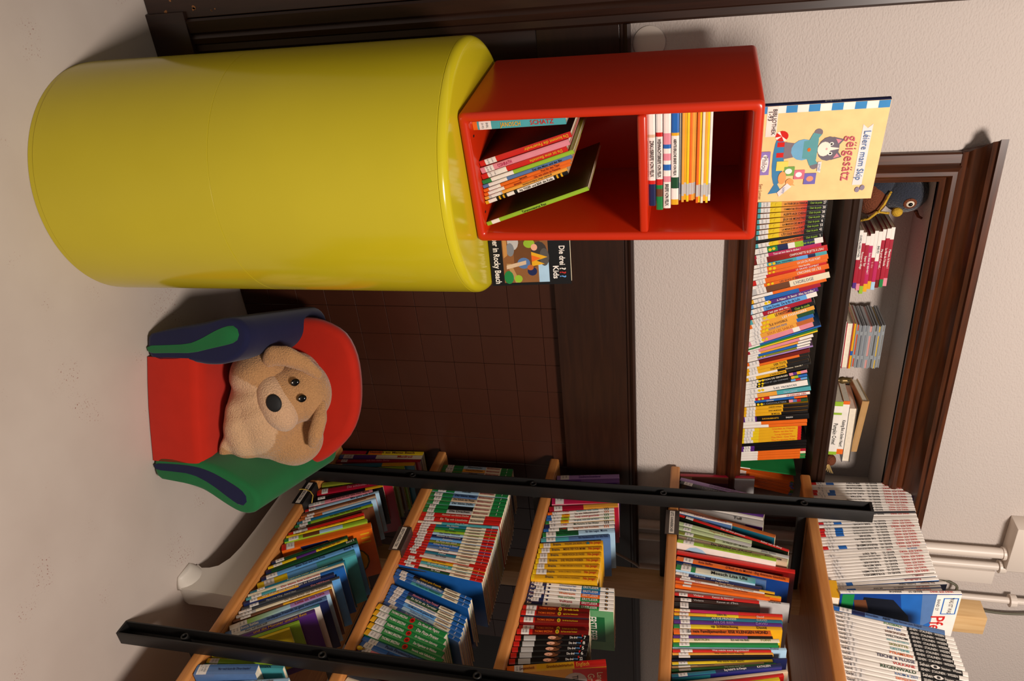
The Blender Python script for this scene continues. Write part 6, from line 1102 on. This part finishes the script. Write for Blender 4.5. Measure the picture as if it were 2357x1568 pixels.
def charm(x, y, z, c, label):
    o = thing('bead_charm', label, 'charm', (x, y, z))
    mb = MB(); mb.lathe([(.0005, 0), (.004, .001), (.006, .005), (.0062, .010), (.004, .015), (.0015, .017)], 14); ob('bead', mb.mesh('bead', weld=True, smooth='all'), mat('charm_'+c, c, .2), o)
    mb = MB(); mb.lathe([(.0003, .017), (.002, .0175), (.0025, .020), (.001, .023)], 10); ob('knob', mb.mesh('knob', weld=True, smooth='all'), mat('charm_brass', 'B08A3A', .3, metal=.8), o)
charm(1.646, 1.205, .6575, 'E0B81E', 'small yellow bead charm standing on the shelf rail')
charm(1.653, 1.165, .6575, 'E08A20', 'small orange bead charm on the shelf rail by the front post')
def yellow_booklet():
    o, y0 = make_book('booklet', .02, .06, .1, 'gold', False, 'gold')
    o.matrix_world = Matrix.Translation((1.648, 1.602, 1.8725+.0105)) @ Matrix.Rotation(R(-90), 4, 'Z') @ Matrix.Rotation(R(90), 4, 'Y') @ Matrix.Translation((0, 0, -.0))
    tag(o, 'yellow booklet lying under the upright horse book', 'book')
yellow_booklet()
def orange_stack():
    # thin orange readers leaning to the right at the end of the niche row
    for k in range(12):
        t, h = .0042, .178+random.uniform(-.003, .003); lean = 12.0
        o, y0 = make_book('reader', t, h, .12, 'white.14 orange.94 %s' % random.choice(['green', 'blue', 'orange', 'teal']), False, None)
        a = R(lean); o.matrix_world = Matrix.Translation((1.664+.0047*k, 2.066-.001*(k % 3), 1.6555+t/2*math.sin(a))) @ Matrix.Rotation(a, 4, 'Y')
        tag(o, 'thin orange reader in the leaning bundle at the right end of the niche', 'book', 'leaning orange readers in the niche')
    o, y0 = make_book('reader', .004, .18, .12, 'white.2 green', False, 'white'); o.matrix_world = Matrix.Translation((1.652, 2.066, 1.656)) @ Matrix.Rotation(R(6), 4, 'Y')
    tag(o, 'white-backed reader with printed text left of the leaning orange bundle', 'book')
    for k in range(11):
        put_text('lorem'[0:0] or '·  · · ·  · ·', 'grey', o, (.0026, .03+.003*k, .1), (0, 0, 1), (0, 1, 0), .09, .002, 'print')
orange_stack()

# ------------------------------------------------------------ things on the niche shelf
NS = 1.9185
def lying(name, x0, z, w_, t, d, bands, texts, label, group, y=2.062, hard=True, flags='', rz=0, cat='book'):
    o, y0 = make_book(name, t, w_, d, bands, hard, None)
    o.matrix_world = Matrix.Translation((x0, y, z+t/2)) @ Matrix.Rotation(R(rz), 4, 'Z') @ Matrix.Rotation(R(90), 4, 'Y')
    tag(o, label, cat, group); dress_book(o, t, w_, d, texts, flags, None, hard); return o
def niche_things():
    z = NS; g = 'red paperbacks stacked flat in the niche'
    rows = [('black', '', 'black slim paperback at the bottom of the red stack', .006, .0), ('white.5 crimson.9 purple', 'OURDALLBIBLIOTHEK@.08-.46 dgrey', 'crimson paperback with white strip and violet end, second from bottom', .0095, .005), ('white.18 crimson.88 pink', 'Panique au village@.25-.7 white', 'crimson paperback with pink end, third from bottom', .009, .012), ('white.15 crimson.86 lime', 'Super Spy@.3-.55 white', 'crimson paperback with green end, fourth from bottom', .0095, .022), ('white.2 magenta.86 gold', 'Sois bien et tais-toi !@.28-.72 white', 'magenta paperback with gold end in the middle of the stack', .0095, .016), ('white.45 crimson.86 gold', 'la tête@.5-.65 pink', 'crimson paperback with half-white spine, sixth from bottom', .009, .008), ('white.5 magenta.86 lblue', '840-93@.2-.4 dgrey', 'magenta paperback with pale blue end, seventh from bottom', .0095, .01), ('white.18 crimson.86 dred', 'Ma prof, c’est nul...@.3-.7 white', 'crimson paperback with dark red end, third from top', .0095, .004), ('white.16 crimson.86 green', 'La fête de l’école@.3-.65 white', 'crimson paperback with dark green end, second from top', .0095, .001), ('white.2 crimson.86 pink', 'Maman, la honte !@.3-.75 white', 'crimson paperback topmost of the red stack', .0095, -.002)]
    for b, tx, lab, t, dx in rows:
        lying('paperback', .816+dx, z, .172, t, .118, b, tx, lab, g, 2.064-random.uniform(0, .004), False); z += t+.0003
    # crochet bird
    o = thing('crochet_bird', 'dark blue crocheted bird with yellow beak at the left of the niche', 'toy', (.755, 2.13, NS))
    YARN = mat('navy_yarn', '1C2230', .9, bump=1, bscale=260, bdist=.004, var=.2, vscale=300, sheen=.3); BY = mat('brown_yarn', '6A3418', .9, bump=1, bscale=260, bdist=.004, var=.15, vscale=300); YY = mat('yellow_yarn', 'C49A28', .9, bump=1, bscale=260, bdist=.004)
    mb = MB(); mb.ellipsoid((-.005, 0, .038), (.052, .045, .042), 24, 14); ob('body', mb.mesh('body', weld=True, smooth='all'), BY, o)
    mb = MB(); mb.ellipsoid((-.012, 0, .118), (.052, .048, .058), 24, 14); hd = ob('head', mb.mesh('head', weld=True, smooth='all'), YARN, o)
    mb = MB(); mb.ellipsoid((-.035, .008, .055), (.045, .045, .045), 20, 12); ob('wing', mb.mesh('wing', weld=True, smooth='all'), YARN, o)
    mb = MB(); mb.ellipsoid((.028, -.036, .098), (.013, .013, .014), 16, 10); ob('beak', mb.mesh('beak', weld=True, smooth='all'), YY, hd)
    ring = Matrix.Rotation(R(18), 3, 'Z')
    for r, dy, m, nm in ((.0165, -.045, BY, 'eye_ring'), (.0105, -.0475, mat('cream_yarn', 'D8CDBA', .9), 'eye_white'), (.0055, -.0515, mat('black_plastic_eye', '060608', .12), 'eye')):
        mb = MB(); mb.ellipsoid((.002, dy, .124), (r, .005, r), 18, 10, ring); ob(nm, mb.mesh(nm, weld=True, smooth='all'), m, hd)
    for pts in ([(-.03, -.04, .075), (.0, -.052, .06), (.022, -.05, .048), (.03, -.04, .078)], [(.022, -.05, .048), (.045, -.04, .03), (.055, -.03, .005)]):
        mb = MB(); mb.tube(pts, .0035, 8); ob('scarf', mb.mesh('scarf', weld=True, smooth='all'), YY, o)
    mb = MB(); mb.tube([(.035, -.01, .15), (.05, -.012, .158), (.056, -.012, .168)], [.005, .004, .003], 8); ob('tuft', mb.mesh('tuft', weld=True, smooth='all'), BY, hd)
    # books and disc cases lying
    z = NS; g2 = 'books and disc cases stacked flat in the niche'
    lying('hardcover_book', 1.10, z, .15, .006, .15, 'white', '', 'thin white book at the bottom of the disc-case stack', g2); z += .0065
    o, y0 = make_book('hardcover_book', .019, .152, .152, 'crimson', True, 'crimson'); o.matrix_world = Matrix.Translation((1.256, 2.214, z+.0095)) @ Matrix.Rotation(R(180), 4, 'Z') @ Matrix.Rotation(R(90), 4, 'Y')
    tag(o, 'red-covered book lying with its pages to the front', 'book', g2); z += .0195
    lying('hardcover_book', 1.106, z, .15, .006, .15, 'gold.6 blue.7 gold', '', 'thin yellow book lying under the disc cases', g2); z += .0063
    CL = mat('clear_polystyrene', '8C9296', .12, spec=.6, coat=.3); 
    def disc(dx, t, insert, label, zz, w_=.142, d=.125):
        o = thing('disc_case', label, 'disc case', (1.108+dx, 2.062, zz), 0, g2)
        mb = MB(); mb.box((0, 0, 0), (w_, d, t*.36)); ob('tray', mb.mesh('tray', bevel=.0005, bseg=1), CL, o)
        mb = MB(); mb.box((.002, .0012, t*.36), (w_-.001, d-.001, t*.72)); ob('booklet', mb, mat('insert_'+insert, insert, .45), o)
        mb = MB(); mb.box((0, 0, t*.72), (w_, d, t)); ob('lid', mb.mesh('lid', bevel=.0005, bseg=1), CL, o)
        for xx in (.02, .1):
            mb = MB(); mb.box((xx, -.0003, t*.2), (xx+.012, .004, t*.8)); ob('tab', mb, CL, o)
    for t, ins, lab, dx in ((.010, 'C8481E', 'orange-red disc case, lowest case of the stack', 0), (.0102, '5A5E66', 'grey disc case, second case from the bottom', .003), (.0102, '747A82', 'lighter grey disc case below the pink one', .002), (.0155, 'C08A84', 'pink marbled disc case in the middle of the stack', .004), (.0102, '4A4A46', 'dark grey disc case above the pink one', .001), (.0085, 'C9A42A', 'yellow disc case, second from the top', .004), (.0095, '80807C', 'grey disc case topmost of the stack', .0)):
        disc(dx, t, ins, lab, z); z += t+.0004
    # bronze owl
    BR = mat('bronze', '6A5630', .4, metal=.6, bump=.3, bscale=300)
    o = thing('owl_figurine', 'tiny bronze owl figurine standing on the niche shelf', 'figurine', (1.305, 2.075, NS))
    mb = MB(); mb.lathe([(.001, 0), (.009, 0), (.009, .003), (.005, .005), (.010, .012), (.0115, .019), (.009, .026), (.0095, .031), (.0085, .037), (.004, .040), (.001, .0405)], 18); ob('body', mb.mesh('body', weld=True, smooth='all'), BR, o)
    for s in (-1, 1):
        mb = MB(); mb.lathe([(.0035, .0), (.0015, .004), (.0003, .006)], 8, None, s*.005, 0); ob('ear_tuft', mb, BR, o, (0, 0, .0375))
        mb = MB(); mb.ellipsoid((s*.004, -.0082, .033), (.0028, .001, .0028), 10, 6); ob('eye', mb, mat('owl_eye', '2A2010', .3), o)
    # stack at the right
    z = NS; g3 = 'books stacked flat at the right of the niche'
    def brit(o, t, w_):
        flat_print(o, [('ell', 0, .9, .33, .33*t/w_, 'red'), ('poly', [(-.34, .895), (.34, .895), (.34, .905), (-.34, .905)], 'white'), ('poly', [(-.06, .88), (.06, .88), (.06, .92), (-.06, .92)], 'white')], lambda u, v, k: (u*t, -.0008-.0001*k, v*w_), 'flag_emblem')
    o = lying('paperback', 1.370, z, .20, .026, .13, 'lime.08 white.2 lime.24 white.94 lime', 'Pumpkin Crime!@.4-.8 black', 'thick green-and-white paperback titled "pumpkin crime", lowest of its stack', g3, 2.055, False)
    z += .0263
    o = lying('paperback', 1.368, z, .20, .0185, .13, 'orange.06 white.9 orange', 'Kissing But a Stolen Heart!@.35-.85 black', 'orange-and-white paperback lying on the green-and-white one', g3, 2.057, False); z += .0188
    o, y0 = make_book('hardcover_book', .024, .205, .14, 'dgrey', True, 'dgrey'); o.matrix_world = Matrix.Translation((1.600, 2.2, z+.012)) @ Matrix.Rotation(R(180), 4, 'Z') @ Matrix.Rotation(R(90), 4, 'Y')
    tag(o, 'cream-paged book lying with its pages to the front', 'book', g3); z += .0245
    o, y0 = make_book('hardcover_book', .020, .19, .13, 'tan', True, 'tan'); o.matrix_world = Matrix.Translation((1.375, 2.07, z+.022)) @ Matrix.Rotation(R(-6), 4, 'X') @ Matrix.Rotation(R(90+4), 4, 'Y')
    tag(o, 'brown paper-wrapped book tilted on top of its stack', 'book', g3)
    # small crocheted acorn figure
    o = thing('crochet_figure', 'small brown crocheted figure with straw at the niche right end', 'toy', (1.618, 2.09, NS))
    mb = MB(); mb.ellipsoid((0, 0, .018), (.02, .018, .018), 16, 10); ob('body', mb.mesh('body', weld=True, smooth='all'), MATS['brown_yarn'], o)
    for k in range(6):
        mb = MB(); a = -.9+k*.36; mb.tube([(.006, -.012, .012), (.015+.01*math.cos(a), -.022-.004*k, .012+.014*math.sin(a))], [.0016, .0008], 6); ob('straw', mb, mat('straw', 'C9A868', .8), o)
niche_things()

# ------------------------------------------------------------ pipes and wiring behind the bookcase
def services():
    o = thing('heating_pipes', 'white painted heating pipes rising on the wall behind the bookcase', 'pipes', (1.9, 2.0, 0))
    for nm, x, r in (('pipe', -.012, .017), ('pipe', .045, .013), ('pipe', .19, .011)):
        mb = MB(); mb.tube([(x, .015, 1.332), (x, .015, 3.2)], r, 16); ob(nm, mb.mesh(nm, weld=True, smooth=60), WHITEP, o)
    for x, z in ((-.012, 2.46), (.045, 2.46), (.19, 2.52)):
        mb = MB(); mb.lathe([(.012, 0), (.021, 0), (.021, .018), (.012, .018)], 16, None, x, .015); ob('pipe_clip', mb, WHITEP, o, (0, 0, z))
    d = bx('cable_duct', (1.975, 2.02, 1.6), (2.03, WY, 2.46), WHITEP, None, .002); tag(d, 'white rectangular cable duct between the heating pipes', 'cable duct')
    k = bx('wall_box', (1.76, 1.985, 2.47), (1.93, WY, 2.75), WHITEP, None, .003); tag(k, 'white cupboard-like wall box at the upper right edge', 'wall box')
    pts = [(2.03, 2.03, 2.30), (2.05, 2.02, 2.36), (2.10, 2.02, 2.36), (2.13, 2.03, 2.39), (2.16, 2.03, 2.45), (2.165, 2.03, 2.55), (2.14, 2.03, 2.68)]
    def spl(pts, n=6):
        out = []
        P = [Vector(p) for p in pts]; P = [P[0]]+P+[P[-1]]
        for i in range(1, len(P)-2):
            for q in range(n):
                t = q/n; a, b, c, e = P[i-1:i+3]
                out.append(.5*((2*b)+(-a+c)*t+(2*a-5*b+4*c-e)*t*t+(-a+3*b-3*c+e)*t**3))
        return out+[P[-2]]
    mb = MB(); mb.tube(spl(pts), .0045, 8); tag(ob('cable', mb.mesh('cable', weld=True, smooth='all'), mat('olive_grey_cable', '5A5644', .5)), 'grey-green cable looping above the bookcase by the pipes', 'cable')
    for ps, lab in (([(1.93, 2.02, 1.14), (1.98, 1.99, 1.20), (2.03, 1.99, 1.28), (2.09, 2.01, 1.33), (2.16, 2.02, 1.36)], 'pale cable hanging behind the middle shelf, upper one'), ([(1.99, 2.0, .98), (2.06, 1.98, 1.08), (2.14, 1.99, 1.16), (2.24, 2.01, 1.19), (2.3, 2.02, 1.2)], 'pale cable hanging behind the middle shelf, lower one')):
        mb = MB(); mb.tube(spl(ps), .005, 8); tag(ob('cable', mb.mesh('cable', weld=True, smooth='all'), mat('pale_cable', 'A89A8C', .5)), lab, 'cable')
services()
